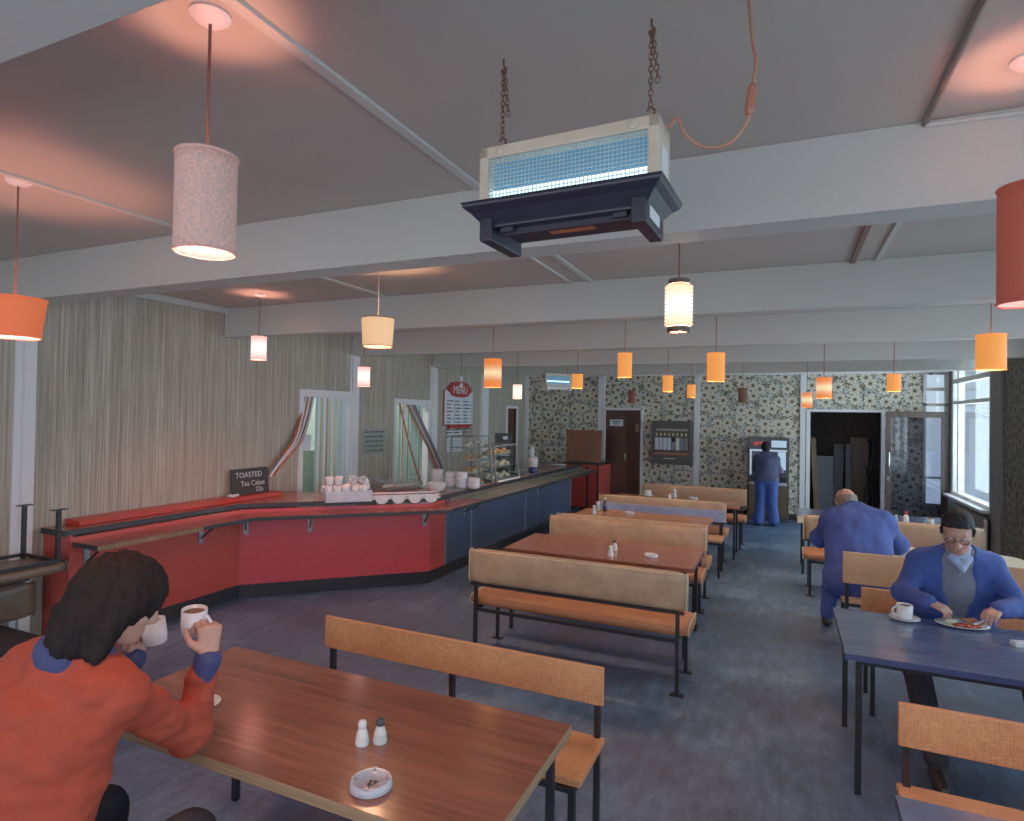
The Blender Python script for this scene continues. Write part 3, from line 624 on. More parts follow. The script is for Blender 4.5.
# ================================================================== INSECT KILLERS
m_ivory = plain('ivory_enamel', (206, 190, 168), .4, var=.1); m_tray = plain('navy_black_plastic', (24, 24, 42), .45)
m_uv = emit('blue_tube_glow', (190, 236, 255), 3.0); m_uvback = emit('blue_lit_reflector', (60, 150, 200), .4, base=(60, 90, 110))
m_wire = plain('pale_wire', (176, 190, 194), .4); m_rusty = plain('rusty_chain_steel', (120, 84, 66), .5, .5); m_orangelab = plain('orange_sticker', (190, 96, 56), .6)
def insect_killer(label, x, y, z, rz, chains=True, pale=False):
    m_tr = m_white if pale else m_tray
    t = thing('insect_killer', label, 'insect killer', (x, y, z), rz)
    w, h, d = .27, .19, .07
    b = obj('housing', MB().bb(-w, w, -d, d, h-.035, h).bb(-w, -w+.03, -d, d, 0, h).bb(w-.03, w, -d, d, 0, h).bb(-w, w, -d, d, -.01, .012), m_ivory, t, bevel=.004)
    for sx in (-.2, .2): obj('screw_cap', MB().lathe([(.013, 0), (.013, .004), (.006, .007)], (sx, -d, h-.018), 14, Matrix.Rotation(PI/2, 3, 'X')), m_ivory, b)
    obj('rating_plate', MB().bb(w, w+.002, -.03, .03, .05, .12), m_paper, b)
    if pale: obj('end_sticker', MB().bb(-w-.002, -w, -.04, .02, .11, .15), m_orangelab, b)
    obj('reflector', MB().bb(-w+.03, w-.03, -.025, -.015, .0, h-.035), m_uvback, t)
    for zz in (.056,): obj('tube', MB().tube([(-w+.035, -.04, zz), (w-.035, -.04, zz)], .011, 12), m_uv, t, smooth=True)
    g = MB()
    for i in range(13): g.bar((-w+.03, -d+.01, .012+i*.0115), (w-.03, -d+.01, .012+i*.0115), .0022)
    for i in range(41): g.bar((-w+.03+i*(2*w-.06)/40, -d+.008, .008), (-w+.03+i*(2*w-.06)/40, -d+.008, h-.035), .0022)
    obj('grille', g, m_wire, t)
    W, D, Z = .292, .135, -.005
    tr = MB(); pr = [(W, D, Z+.012), (W, D, Z), (W-.02, D-.02, Z-.016), (W-.05, D-.05, Z-.05), (W-.05, D-.05, Z-.058)]
    o = len(tr.v); n = 4
    for a, b_, zz in pr: tr.v += [(-a, -b_, zz), (a, -b_, zz), (a, b_, zz), (-a, b_, zz)]
    for i in range(len(pr)-1):
        for k in range(4): tr.f.append((o+i*4+k, o+i*4+(k+1) % 4, o+i*4+4+(k+1) % 4, o+i*4+4+k)); tr.m.append(0)
    e = len(pr)*4; tr.f += [(o+e-4, o+e-3, o+e-2, o+e-1)[::-1], (o, o+1, o+2, o+3)]; tr.m += [0, 0]
    ta = obj('catch_tray', tr, m_tr, t, bevel=.006)
    for sx in (-1, 1):
        obj('foot', MB().bb(sx*(W-.045), sx*(W-.085), -D+.03, D-.03, Z-.098, Z-.03), m_tr, ta, bevel=.004)
        obj('clip', MB().bb(sx*.17-.02, sx*.17+.02, -D+.055, -D+.075, Z-.07, Z-.03), m_tr, ta, bevel=.003)
    obj('front_rail', MB().bb(-W+.05, W-.05, -D+.075, -D+.09, Z-.075, Z-.05), m_tr, ta)
    obj('sticker', MB().bb(-.07, .07, -.05, .03, Z-.0605, Z-.059), m_orangelab, ta); obj('side_label', MB().bb(W-.047, W-.044, -.06, .05, Z-.075, Z-.02), m_paper, ta)
    if chains:
        H = HC-z
        for sx in (-.23, .23):
            c = MB()
            c.tube([(sx, 0, h), (sx, 0, h+.015), (sx+.01, 0, h+.03), (sx+.012, 0, h+.045), (sx, 0, h+.055), (sx-.01, 0, h+.045)], .004, 6)
            nl = int((H-h-.07)/.0165)
            for k in range(nl):
                zc = h+.062+k*.0165; q = (k % 2)*PI/2; ax = V((math.cos(q), math.sin(q), 0))
                c.tube([V((sx, 0, zc))+ax*.006*math.cos(2*PI*j/8)+V((0, 0, 1))*.011*math.sin(2*PI*j/8) for j in range(8)], .002, 5, True)
                if k > nl*.25: c.tube([V((sx+.026-.026*k/nl*.9, 0, zc))+ax*.006*math.cos(2*PI*j/8)+V((0, 0, 1))*.011*math.sin(2*PI*j/8) for j in range(8)], .002, 5, True)
            c.tube([(sx, 0, H), (sx, 0, H-.02), (sx+.01, 0, H-.03), (sx, 0, H-.042), (sx-.008, 0, H-.034)], .0035, 6)
            obj('chain', c, m_rusty, t, smooth=True)
    return t
zk = insect_killer('ivory insect killer with blue tubes and black tray, chained to the ceiling near the camera', -.575, 1.69, 2.61, -.04)
pts = [(-.095, 1.7, 3.1), (-.085, 1.7, 2.99), (-.076, 1.7, 2.935), (-.083, 1.7, 2.865), (-.092, 1.7, 2.79), (-.125, 1.7, 2.738), (-.165, 1.7, 2.722), (-.215, 1.7, 2.735), (-.255, 1.7, 2.775), (-.275, 1.7, 2.82), (-.29, 1.69, 2.80), (-.31, 1.69, 2.795)]
sp = []
for i in range(len(pts)-1):
    p0, p1, p2, p3 = V(pts[max(i-1, 0)]), V(pts[i]), V(pts[i+1]), V(pts[min(i+2, len(pts)-1)])
    for k in range(5):
        s_ = k/5; sp.append(.5*((2*p1)+(p2-p0)*s_+(2*p0-5*p1+4*p2-p3)*s_**2+(3*p1-p0-3*p2+p3)*s_**3))
sp.append(V(pts[-1]))
mw = Matrix.Translation((-.575, 1.69, 2.61)) @ Matrix.Rotation(-.04, 4, 'Z'); inv = mw.inverted()
fx = obj('power_flex', MB().tube([inv @ p for p in sp], .0045, 8), plain('orange_brown_flex', (176, 116, 92), .5), zk, smooth=True)
obj('flex_connector', MB().tube([inv @ V((-.082, 1.7, 2.875)), inv @ V((-.084, 1.7, 2.865)), inv @ V((-.091, 1.7, 2.805)), inv @ V((-.092, 1.7, 2.795))], [.008, .0125, .0125, .008], 10), plain('terracotta_plastic', (160, 92, 72), .5), fx)
a = aty(556.5, 379, 9.9)
insect_killer('small far insect killer with pale tray hanging before the flowered wall', a.x, 9.9, a.z-.1, .95, pale=True)

# ================================================================== TABLEWARE
m_cap = plain('dark_cap', (54, 54, 58), .4); m_salt = plain('frosted_white_glass', (222, 224, 228), .2, coat=.3); m_peppr = plain('pale_grey_glass', (200, 200, 202), .2, coat=.3)
m_ashgl = plain('pressed_pale_glass', (186, 190, 206), .15, coat=.4); m_butt = plain('cigarette_butts', (170, 150, 130), .8)
TT = .752
def shaker(label, x, y, cap, z=TT, s=1.0, group=None, body=None):
    t = thing('condiment_shaker', label, 'shaker', (x, y, z), 0, group)
    m = MB().lathe([(.0, 0), (.021*s, 0), (.022*s, .006*s), (.019*s, .03*s), (.012*s, .05*s), (.011*s, .054*s)], n=16)
    obj('glass_body', m, body or m_salt, t); obj('cap', MB().lathe([(.012*s, .052*s), (.0135*s, .056*s), (.0135*s, .068*s), (.009*s, .075*s), (0, .076*s)], n=16), cap, t, smooth=True); return t
def ashtray(label, x, y, z=TT, r=.052, butts=True):
    t = thing('ashtray', label, 'ashtray', (x, y, z), .4)
    b = MB().lathe([(0, 0), (r*.92, 0), (r, .005), (r*.93, .026), (r*.84, .029), (r*.72, .024), (r*.6, .012), (0, .009)], n=32)
    o = obj('bowl', b, m_ashgl, t, smooth=True)
    for k in range(4): obj('cigarette_rest', MB().box((r*.8*math.cos(k*PI/2), r*.8*math.sin(k*PI/2), .0275), (.016, .01, .006), Matrix.Rotation(k*PI/2, 3, 'Z')), m_grey_metal, o)
    if butts:
        for k in range(5):
            a = random.random()*6.3; rr = .016*random.random(); p = V((rr*math.cos(a), rr*math.sin(a), .014)); d = V((math.cos(a*2.3), math.sin(a*2.3), .12))*.011
            obj('cigarette_butt', MB().tube([p-d, p+d], .0035, 6), m_butt if k % 2 else m_cap, t)
    return t
def mug_mb(r=.038, h=.082, handle=True, ang=0):
    m = MB().lathe([(0, 0), (r*.84, 0), (r*.9, .004), (r, h*.3), (r*1.02, h), (r*.94, h), (r*.9, h*.3), (r*.8, .008), (0, .008)], n=24)
    return m
def handle_mb(r, h, ang):
    ca, sa = math.cos(ang), math.sin(ang); P = [(r*.98, h*.8), (r*1.35, h*.84), (r*1.72, h*.66), (r*1.72, h*.4), (r*1.3, h*.2), (r*.95, h*.22)]
    return MB().tube([(q*ca, q*sa, z) for q, z in P], r*.13, 8)
m_tea = plain('milky_tea', (150, 108, 70), .15)
def mug(label, x, y, z, ang=0, r=.038, h=.082, saucer=False, tea=True, group=None, name='mug', rot=None):
    t = thing(name, label, 'mug' if not saucer else 'cup', (x, y, z), 0, group); dz = .012 if saucer else 0
    def L(n, mb, m, **k):
        mb.v = [(a, b, c+dz) for a, b, c in mb.v]; return obj(n, mb, m, t, **k)
    L('cup_body', mug_mb(r, h), m_china, smooth=True); L('handle', handle_mb(r, h, ang), m_china, smooth=True)
    if tea: L('tea', MB().lathe([(0, h*.86), (r*.93, h*.86)], n=20), m_tea)
    if saucer:
        s = thing('saucer', 'white saucer under '+label, 'saucer', (x, y, z), 0); obj('dish', MB().lathe([(0, .001), (r*.8, .001), (r*1.2, .006), (r*1.95, .017), (r*1.95, .020), (r*1.15, .011), (0, .0105)], n=28), m_china, s, smooth=True)
    if rot is not None: t.rotation_euler = rot
    return t
def P2(px, py, z=TT): return atz(px, py, z)
# front table
p = P2(362, 744); shaker('faceted white-capped salt shaker on the big front table', p.x, p.y, m_china, s=1.18)
p = P2(380, 742); shaker('dark-capped pepper shaker on the big front table', p.x, p.y, m_cap, s=1.22, body=m_peppr)
p = P2(371, 787); ashtray('pale glass ashtray with cigarette ends on the big front table', p.x, p.y, r=.072)
p = P2(207, 708); s_ = thing('saucer', 'white saucer beside the elbow in the orange sleeve', 'saucer', (p.x-.03, p.y, TT)); obj('dish', MB().lathe([(0, .001), (.03, .001), (.046, .006), (.072, .017), (.072, .020), (.044, .011), (0, .0105)], n=28), m_china, s_, smooth=True)
# second table
p = P2(610.5, 556); shaker('near white shaker of the pair on the second left table', p.x, p.y, m_china, s=1.25)
p = P2(614.5, 550); shaker('far dark-capped shaker of the pair on the second left table', p.x, p.y, m_cap, s=1.3, body=m_peppr)
p = P2(651, 557); ashtray('pale ashtray on the second left table', p.x, p.y, r=.062)
# third table
p = P2(594, 513); shaker('white shaker left of the sauce bottle, nearer one', p.x, p.y, m_china, s=1.3)
p = P2(598.5, 510.5); shaker('white shaker left of the sauce bottle, taller farther one', p.x, p.y, m_china, s=1.45, body=m_peppr)
p = P2(605, 511)
t = thing('sauce_bottle', 'dark brown sauce bottle on the table before the blue bench', 'bottle', (p.x, p.y, TT))
obj('bottle_glass', MB().lathe([(0, 0), (.03, 0), (.031, .01), (.031, .09), (.024, .11), (.012, .135), (.011, .155)], n=18), plain('brown_sauce', (46, 36, 36), .15, coat=.5), t, smooth=True)
obj('cap', MB().lathe([(.0135, .15), (.0135, .175), (0, .178)], n=14), m_china, t); obj('bottle_label', MB().lathe([(.0318, .03), (.0318, .08)], n=18), plain('navy_label', (60, 62, 110), .5), t)
p = P2(629.5, 514); ashtray('pale ashtray on the table with the sauce bottle', p.x, p.y, r=.07, butts=False)
# fourth table
p = P2(648.5, 496.5); mug('white straight mug on the farthest left table', p.x, p.y, TT, PI, .042, .085, True, False)
p = P2(669.5, 498); shaker('short white shaker on the farthest left table', p.x, p.y, plain('red_cap', (180, 60, 50), .4), s=1.3)
p = P2(674.5, 497.3); shaker('taller pale shaker on the farthest left table', p.x, p.y, m_china, s=1.7, body=m_peppr)
p = P2(692.5, 499); ashtray('pale ashtray on the farthest left table', p.x, p.y, r=.075, butts=False)
# blue table
p = P2(904.5, 620); mug('white cup with tea and handle to the left on the blue table', p.x, p.y, TT, PI+YAW, .044, .086, True)
p = P2(962, 627)
t = thing('dinner_plate', 'white oval plate of beans and toast on the blue table', 'plate', (p.x, p.y, TT), .1)
obj('dish', MB().lathe([(0, .003), (.07, .003), (.1, .010), (.142, .019), (.142, .022), (.1, .0135), (.07, .008), (0, .008)], n=36, sy=.66), m_china, t, smooth=True)
m_food = leather('tomato_red_food', (130, 36, 20), (196, 74, 40)); m_toast = leather('brown_toast', (128, 72, 44), (172, 110, 74)); m_egg = plain('fried_egg_white', (232, 226, 200), .4)
foods = [((-.03, -.035), .03, m_food, 'bean_heap'), ((.03, -.04), .034, m_food, 'bean_heap'), ((.065, -.01), .032, m_food, 'tomato'), ((.0, -.02), .026, m_food, 'tomato'), ((-.05, .03), .036, m_egg, 'fried_egg')]
for (fx_, fy_), r_, m_, nm in foods:
    mb = MB().ell((0, 0, 0), (r_, r_*.75, .014), 14, 8)
    mb.v = [(x+mnoise.noise(V((x, y, z))*70)*.005, y+mnoise.noise(V((x, y, z))*70+V((9, 0, 0)))*.005, z) for x, y, z in mb.v]
    f_ = tag(obj(nm, mb, m_, None, smooth=True), {'bean_heap': 'small heap of red beans on the oval plate', 'tomato': 'red cooked tomato on the oval plate', 'fried_egg': 'white of egg at the left of the oval plate'}[nm]+(', left' if fx_ == -.03 else ', right' if fx_ in (.065, .03) else ', middle' if nm == 'tomato' else ''), 'food')
    f_.location = (p.x+fx_*math.cos(.1)-fy_*math.sin(.1), p.y+fx_*math.sin(.1)+fy_*math.cos(.1), TT+.018)
tag(obj('toast_slice', MB().box((p.x+.055, p.y+.035, TT+.03), (.09, .075, .014), Matrix.Rotation(.5, 3, 'Z') @ Matrix.Rotation(.15, 3, 'X')), m_toast, bevel=.004), 'brown slice of toast at the back of the oval plate', 'food')
p = P2(1021, 646); tag(obj('cigarette_packet', MB().box((p.x, p.y, TT+.012), (.085, .055, .024), Matrix.Rotation(.3, 3, 'Z')), m_china, bevel=.002), 'white packet at the right end of the blue table', 'packet')
# far right table
p = atz(906, 525, TT)
t = thing('ketchup_bottle', 'small white bottle with red cap on the far right table', 'bottle', (p.x, 8.8, TT))
t.location = (aty(906, 525, 8.86).x, 8.86, TT)
obj('bottle_body', MB().lathe([(0, 0), (.03, 0), (.032, .01), (.03, .07), (.016, .095), (.014, .1)], n=16), m_salt, t, smooth=True); obj('cap', MB().lathe([(.017, .098), (.015, .125), (.005, .145), (0, .146)], n=14), plain('red_plastic', (196, 50, 44), .4), t, smooth=True)
t = thing('jam_jar', 'small jar with tan lid at the right of the far right table', 'jar', (aty(931, 520, 8.9).x, 8.9, TT))
obj('jar_body', MB().lathe([(0, 0), (.03, 0), (.033, .01), (.033, .05), (.027, .06)], n=16), m_salt, t, smooth=True); obj('lid', MB().lathe([(.028, .058), (.028, .075), (0, .077)], n=16), m_plank, t)
shaker('small white shaker left of the red-capped bottle', aty(896, 522, 8.9).x, 8.9, m_china, s=1.1)

# ================================================================== THINGS ON THE COUNTER
def ctr_pt(px, py, z=ZC): return atz(px, py, z)
def board_text(mb_list, M): pass
# chalkboard leaning on the wall
c = atx(249.5, 478, XL+.06)
t = thing('chalkboard', 'small black chalkboard with white writing leaning on the striped wall', 'sign', (XL+.09, c.y, ZC+.047), 0)
w_, h_ = .52, .29; R = Matrix.Rotation(-.12, 3, 'Y')
obj('board', MB().box(R @ V((0, 0, h_/2)), (.014, w_, h_), R), m_slate, t, bevel=.002)
Mb = Matrix.Rotation(-.12, 4, 'Y') @ Matrix(((0, 0, 1, .009), (1, 0, 0, 0), (0, 1, 0, 0), (0, 0, 0, 1)))
for s_, sz, (u_, v_) in (('TOASTED', .085, (-.02, .19)), ('Tea Cakes', .08, (.03, .095)), ('22p', .075, (.12, .022))):
    obj('chalk_writing', text_mb(s_, sz, Mb @ Matrix.Translation((u_, v_, 0)), .0008), m_chalk, t)
p = atz(238, 490, ZC+.05); m = MB()
for k in range(4): m.ell((random.uniform(-.03, .03), random.uniform(-.05, .05), .015), (.03, .04, .014), 8, 6)
tag(obj('crumpled_wrapper', m, m_paper, loc=(XL+.14, p.y-.42, ZC+.046)), 'crumpled white wrapper on the red board beside the chalkboard', 'wrapper')
# white box of mugs
p = ctr_pt(346, 501); q = PI/4
t = thing('mug_crate', 'white cardboard box full of white mugs on the counter', 'box', (p.x, p.y+.03, ZC+.001), q+.03)
Wd, Dd, Hh = .50, .25, .12
obj('box_body', MB().bb(-Wd/2, Wd/2, -Dd/2, Dd/2, 0, .006).bb(-Wd/2, Wd/2, -Dd/2, -Dd/2+.006, 0, Hh).bb(-Wd/2, Wd/2, Dd/2-.006, Dd/2, 0, Hh).bb(-Wd/2, -Wd/2+.006, -Dd/2, Dd/2, 0, Hh).bb(Wd/2-.006, Wd/2, -Dd/2, Dd/2, 0, Hh), plain('white_card', (214, 216, 228), .7), t)
Mx = Matrix.Translation(t.location) @ Matrix.Rotation(q+.03, 4, 'Z')
def crate_mug(u_, v_, z, tilt):
    w_ = Mx @ V((u_, v_, z)); m_ = mug('white mug in the white cardboard box, among its heap', w_.x, w_.y, w_.z, random.uniform(0, 6), .043, .088, tea=False, group='white mugs in the box')
    m_.rotation_euler = tilt; return m_
for u_, v_ in ((-.22, -.07), (-.125, -.07), (-.03, -.07), (.065, -.07), (.16, -.07), (-.2, .06), (-.1, .06), (0, .06), (.1, .06), (.21, .06)): crate_mug(u_, v_, .09, (0, 0, random.random()))
for u_, z in ((-.2, .182), (-.1, .185)): crate_mug(u_, .0, z, (random.uniform(-.1, .1), random.uniform(-.1, .1), 1))
crate_mug(.05, -.005, .21, (.9, .5, .3)); crate_mug(.2, .0, .2, (1.1, -.3, .3))
# scalloped white tray hanging over the edge
p = ctr_pt(404, 501, .97)
t = thing('cutlery_tray', 'white scalloped cutlery tray on the counter edge with rounded bins', 'tray', (C1[0]+(C2[0]-C1[0])*.86-.092*r2, C1[1]+(C2[1]-C1[1])*.86+.092*r2, ZC+.001), math.atan2(C2[1]-C1[1], C2[0]-C1[0]))
obj('rim', MB().bb(-.4, .4, -.13, -.11, .035, .05).bb(-.4, .4, .11, .13, .035, .05).bb(-.4, -.38, -.13, .13, .035, .05).bb(.38, .4, -.13, .13, .035, .05).bb(-.4, .4, -.11, .11, .0, .012), m_china, t)
for k in range(4):
    m = MB(); cx = -.285+k*.19; n = 12
    poly = [(cx-.082, .04)]+[(cx-.08*math.cos(PI*i/n), .035-.085*math.sin(PI*i/n)) for i in range(n+1)]+[(cx+.082, .04)]
    m.add([(x, -.133, z) for x, z in poly]+[(x, -.1, z) for x, z in poly], [tuple(range(len(poly)))[::-1], tuple(range(len(poly), 2*len(poly)))]+[(i, (i+1) % len(poly), len(poly)+(i+1) % len(poly), len(poly)+i) for i in range(len(poly))])
    obj('bin', m, m_china, t)
# bowl, stacked crockery
p = ctr_pt(434, 493); tag(obj('bowl', MB().lathe([(0, 0), (.05, 0), (.11, .05), (.125, .11), (.13, .12), (.12, .12), (.104, .05), (.045, .01), (0, .01)], n=24), m_china, smooth=True, loc=(p.x, p.y+.05, ZC+.004)), 'big white bowl in front of the stacked cups on the counter', 'bowl')
def stack(px, py, n, hh, r, lab, nm, cat, z0=ZC+.005):
    p = atz(px, py, z0)
    for k in range(n):
        mb = MB().lathe([(0, 0), (r*.86, 0), (r, hh*.25), (r*1.03, hh), (r*.94, hh), (r*.9, hh*.3), (0, .01)], n=20)
        tag(obj(nm, mb, m_china, smooth=True, loc=(p.x+random.uniform(-.004, .004), p.y, z0+k*hh*.82)), lab+(', bottom one' if k == 0 else ', top one' if k == n-1 else ', '+('second', 'third')[k-1]+' from the bottom'), cat, 'stacked white cups on the counter')
stack(437, 485, 4, .062, .088, 'white cup in the leftmost stack behind the bowl', 'stacked_cup', 'cup')
stack(450, 486.5, 3, .075, .075, 'white cup in the second stack from the left', 'stacked_cup', 'cup')
stack(461.5, 487.5, 3, .078, .077, 'white cup in the tallest stack, third from the left', 'stacked_cup', 'cup')
stack(473.5, 488, 2, .075, .082, 'white cup in the low stack beside the glass cabinet', 'stacked_cup', 'cup')
# wire rack of sandwiches in front of the second kitchen doorway
p = atz(407, 488, ZC)
t = thing('wire_rack', 'low wire rack of wrapped rolls before the second kitchen doorway', 'rack', (p.x-.02, p.y-.12, ZC+.001), 1.2)
m = MB()
for zz in (.01, .1): m.tube([(-.26, -.13, zz), (.26, -.13, zz), (.26, .13, zz), (-.26, .13, zz)], .006, 6, True)
for x in (-.26, .26):
    m.tube([(x, -.13, .0), (x, -.13, .17), (x, .13, .17), (x, .13, 0)], .006, 6)
obj('rack_wire', m, m_grey_metal, t); obj('base_tray', MB().bb(-.25, .25, -.12, .12, .005, .015), m_rail, t)
m_roll = leather('wrapped_roll', (150, 140, 120), (206, 204, 196))
for k in range(6): 
    w_ = Matrix.Translation(t.location) @ Matrix.Rotation(1.2, 4, 'Z') @ V((-.21+.084*k, random.uniform(-.03, .03), .047)); tag(obj('wrapped_roll', MB().ell((0, 0, 0), (.038, .08, .03), 12, 8), m_roll, smooth=True, loc=w_), 'pale wrapped roll in the low wire rack', 'food', 'rolls in the wire rack')
p = atz(384, 487, ZC); t = thing('wire_basket', 'thin wire basket left of the wrapped rolls, behind the mug box', 'rack', (p.x-.08, p.y-.22, ZC), 1.0)
m = MB()
for zz in (.01, .09): m.tube([(-.2, -.1, zz), (.2, -.1, zz), (.2, .1, zz), (-.2, .1, zz)], .006, 6, True)
for x in (-.2, 0, .2): m.tube([(x, -.1, .09), (x, -.1, .01), (x, .1, .01), (x, .1, .09)], .004, 6)
obj('basket_wire', m, m_grey_metal, t)
# glass display cabinets with cakes
m_cake = leather('golden_pastry', (150, 96, 50), (214, 168, 120)); m_cream = plain('cream_cake', (226, 214, 196), .5); m_shelfgl = glassy('shelf_glass', (226, 240, 236), .3)
def display_case(label, y0, y1, zt, shelves, name='display_cabinet'):
    t = thing(name, label, 'cabinet', (-4.03, (y0+y1)/2, ZC+.004)); d0, d1, w_, h = -.21, .21, (y1-y0)/2, zt-ZC
    f = MB(); r = .011; lean = .06
    for sy in (-w_, w_):
        f.bar((d1, sy, 0), (d1-lean, sy, h), r*2).bar((d0, sy, 0), (d0, sy, h), r*2).bar((d1-lean, sy, h), (d0, sy, h), r*2)
        for z in shelves: f.bar((d1-lean*z/h, sy, z), (d0, sy, z), r)
    f.bar((d1-lean, -w_, h), (d1-lean, w_, h), r*2).bar((d0, -w_, h), (d0, w_, h), r*2)
    obj('frame', f, m_grey_metal, t)
    obj('top_trim', MB().bb(d0, d1-lean, -w_, w_, h, h+.012), m_plank if zt > 1.6 else m_caseglass, t)
    for sy in (-w_, w_): obj('side_glass', MB().add([(d1-.01, sy, .01), (d0, sy, .01), (d0, sy, h-.01), (d1-lean-.01, sy, h-.01)], [(0, 1, 2, 3)]), m_caseglass, t)
    obj('front_glass', MB().add([(d1, -w_, .01), (d1, w_, .01), (d1-lean, w_, h-.01), (d1-lean, -w_, h-.01)], [(0, 1, 2, 3)]), m_caseglass, t)
    for z in shelves: obj('shelf', MB().bb(d0, d1-lean*z/h-.01, -w_+.005, w_-.005, z-.004, z), m_shelfgl, t)
    return t
ya, yb = 7.47, 7.93
display_case('taller glass display cabinet of cakes behind the stacked cups', ya, yb, 1.672, (.17, .34, .52))
yc, yd = 8.06, 8.9
display_case('lower glass display cabinet of cakes before the upright black board', yc, yd, 1.52, (.02, .2, .38))
def plate_of(lab, x, y, z, n, r, mat, kind, pl=True):
    if pl:
        s = thing('cake_plate', 'white plate under '+lab, 'plate', (x, y, z)); obj('dish', MB().lathe([(0, .001), (r*.7, .001), (r, .012), (r, .015), (r*.68, .006), (0, .006)], n=20), m_china, s, smooth=True)
    for k in range(n):
        a = 2*PI*k/max(n-1, 1); rr = 0 if k == n-1 else r*.58; hz = .034+(.03 if k == n-1 else 0)
        tag(obj(kind, MB().ell((0, 0, 0), (.036, .036, .026), 10, 7), mat, smooth=True, loc=(x+rr*math.cos(a), y+rr*math.sin(a), z+hz)), kind.replace('_', ' ')+' in '+lab, 'cake', lab)
for z, kind, mat in ((.17, 'golden_bun', m_cake), (.34, 'flaky_pastry', m_cake), (.52, 'cream_bun', m_cream)):
    for x, y in ((-4.02, 7.585), (-4.02, 7.815)): plate_of('the taller cabinet, %s plate on the %s shelf' % ('near' if y < 7.7 else 'far', {.17: 'lowest', .34: 'middle', .52: 'top'}[z]), x, y, ZC+.004+z, 5, .11, mat, kind)
plate_of('the taller cabinet, on the counter at its foot', -4.0, 7.8, ZC+.006, 5, .11, m_cake, 'round_cake')
for z, kind, mat in ((.02, 'iced_slice', m_cream), (.2, 'cream_cake', m_cream), (.38, 'jam_tart', m_cake)):
    for j, y in enumerate((8.2, 8.47, 8.74)): plate_of('the lower cabinet, %s plate on the %s shelf' % (('near', 'middle', 'far')[j], {.02: 'lowest', .2: 'middle', .38: 'top'}[z]), -4.02, y, ZC+.004+z, 5, .11, mat, kind)
p = ctr_pt(516, 480); tag(obj('serving_tray', MB().box((-3.797, 8.45, ZC+.014), (.034, .8, .025)), m_china, bevel=.006), 'long white tray along the foot of the lower cabinet', 'tray')
p = ctr_pt(525, 477.5); tag(obj('chrome_box', MB().box((-3.95, 9.1, ZC+.052), (.2, .2, .09)), m_chrome, bevel=.004), 'shiny metal box at the far end of the lower cabinet', 'box')
# black price board on the counter
a_ = atx(508, 474, -4.3)
t = thing('price_board', 'upright black board with white mark behind the lower cabinet', 'sign', (-4.3, 9.35, ZC), -.9)
obj('board', MB().box((0, 0, .34), (.02, .3, .68), Matrix.Rotation(-.08, 3, 'Y')), m_slate, t, bevel=.01)
Mb = Matrix.Rotation(-.08, 4, 'Y') @ Matrix(((0, 0, 1, .012), (1, 0, 0, 0), (0, 1, 0, 0), (0, 0, 0, 1)))
m = MB()
for k in range(5): m.box((.012, 0, .1+k*.07), (.002, .22-.03*(k % 2), .016))
m.ell((.016, .02, .6), (.002, .05, .03), 10, 6); obj('chalk_writing', m, m_chalk, t)
# straw cup
p = ctr_pt(540.5, 473.5)
t = thing('straw_cup', 'patterned plastic cup of white straws on the steel counter', 'cup', (-3.93, 9.75, ZC+.004))
m_cup = NT('patterned_cup'); vv = m_cup.add('ShaderNodeTexVoronoi'); vv.inputs['Scale'].default_value = 45; m_cup.ln(m_cup.coord(), vv.inputs['Vector'])
m_cup.col(m_cup.ramp(vv.outputs['Distance'], [(.2, srgb(214, 150, 110)), (.45, srgb(214, 208, 220))])); m_cup = m_cup.m
obj('cup_body', MB().lathe([(0, 0), (.075, 0), (.08, .1), (.08, .1)], n=20).mat(1).lathe([(.08, .1), (.085, .27), (.078, .27), (.075, .1)], n=20), [plain('navy_plastic', (52, 58, 110), .3), m_cup], t, smooth=True)
for k in range(5): obj('straw', MB().tube([(.01*k-.02, .02*(k % 2), .1), (.016*k-.05, .02*(k % 2), .42+.02*(k % 3))], .007, 6), m_china, t)
p = ctr_pt(562, 464.5); tag(obj('side_plate', MB().lathe([(0, 0), (.1, 0), (.16, .02), (.16, .025), (0, .01)], n=24), m_china, smooth=True, loc=(-4.05, 11.4, ZC+.006)), 'white plate lying at the far end of the counter', 'plate')

# ================================================================== ON THE WALLS
def wall_rect(pxa, pya, pxb, pyb): 
    a, b = atx(pxa, pya, XL+.02), atx(pxb, pyb, XL+.02); return a.y, b.y, b.z, a.z
# menu board
y0, y1, z0, z1 = wall_rect(444, 390, 473, 425)
t = thing('menu_board', 'white menu board with red scrolled heading on the striped wall', 'sign', (XL+.005, (y0+y1)/2, z0)); W2 = (y1-y0)/2; h = z1-z0
obj('backing', MB().bb(0, .015, -W2, W2, 0, h), m_redpaint, t); obj('sheet', MB().bb(.015, .02, -W2+.03, W2-.03, .02, h), m_paper, t)
hd = MB(); P = []
for k in range(40):
    a = 2*PI*k/40; P.append((W2*.72*math.copysign(abs(math.cos(a))**.5, math.cos(a))*(1+.1*math.cos(6*a)), h+.03+.13*math.copysign(abs(math.sin(a))**.7, math.sin(a))*(1+.12*math.cos(4*a))))
hd.add([(.02, y, z) for y, z in P]+[(.04, y, z) for y, z in P], [tuple(range(40))[::-1], tuple(range(40, 80))]+[(i, (i+1) % 40, 40+(i+1) % 40, 40+i) for i in range(40)])
ho = obj('heading', hd, m_redpaint, t); obj('heading_letters', text_mb('MENU', .2, Matrix(((0, 0, 1, .0415), (1, 0, 0, 0), (0, 1, 0, h-.045), (0, 0, 0, 1))), .001), m_paper, ho)
obj('foot_strip', MB().bb(.015, .04, -W2*.72, W2*.72, -.05, .02), m_redpaint, t)
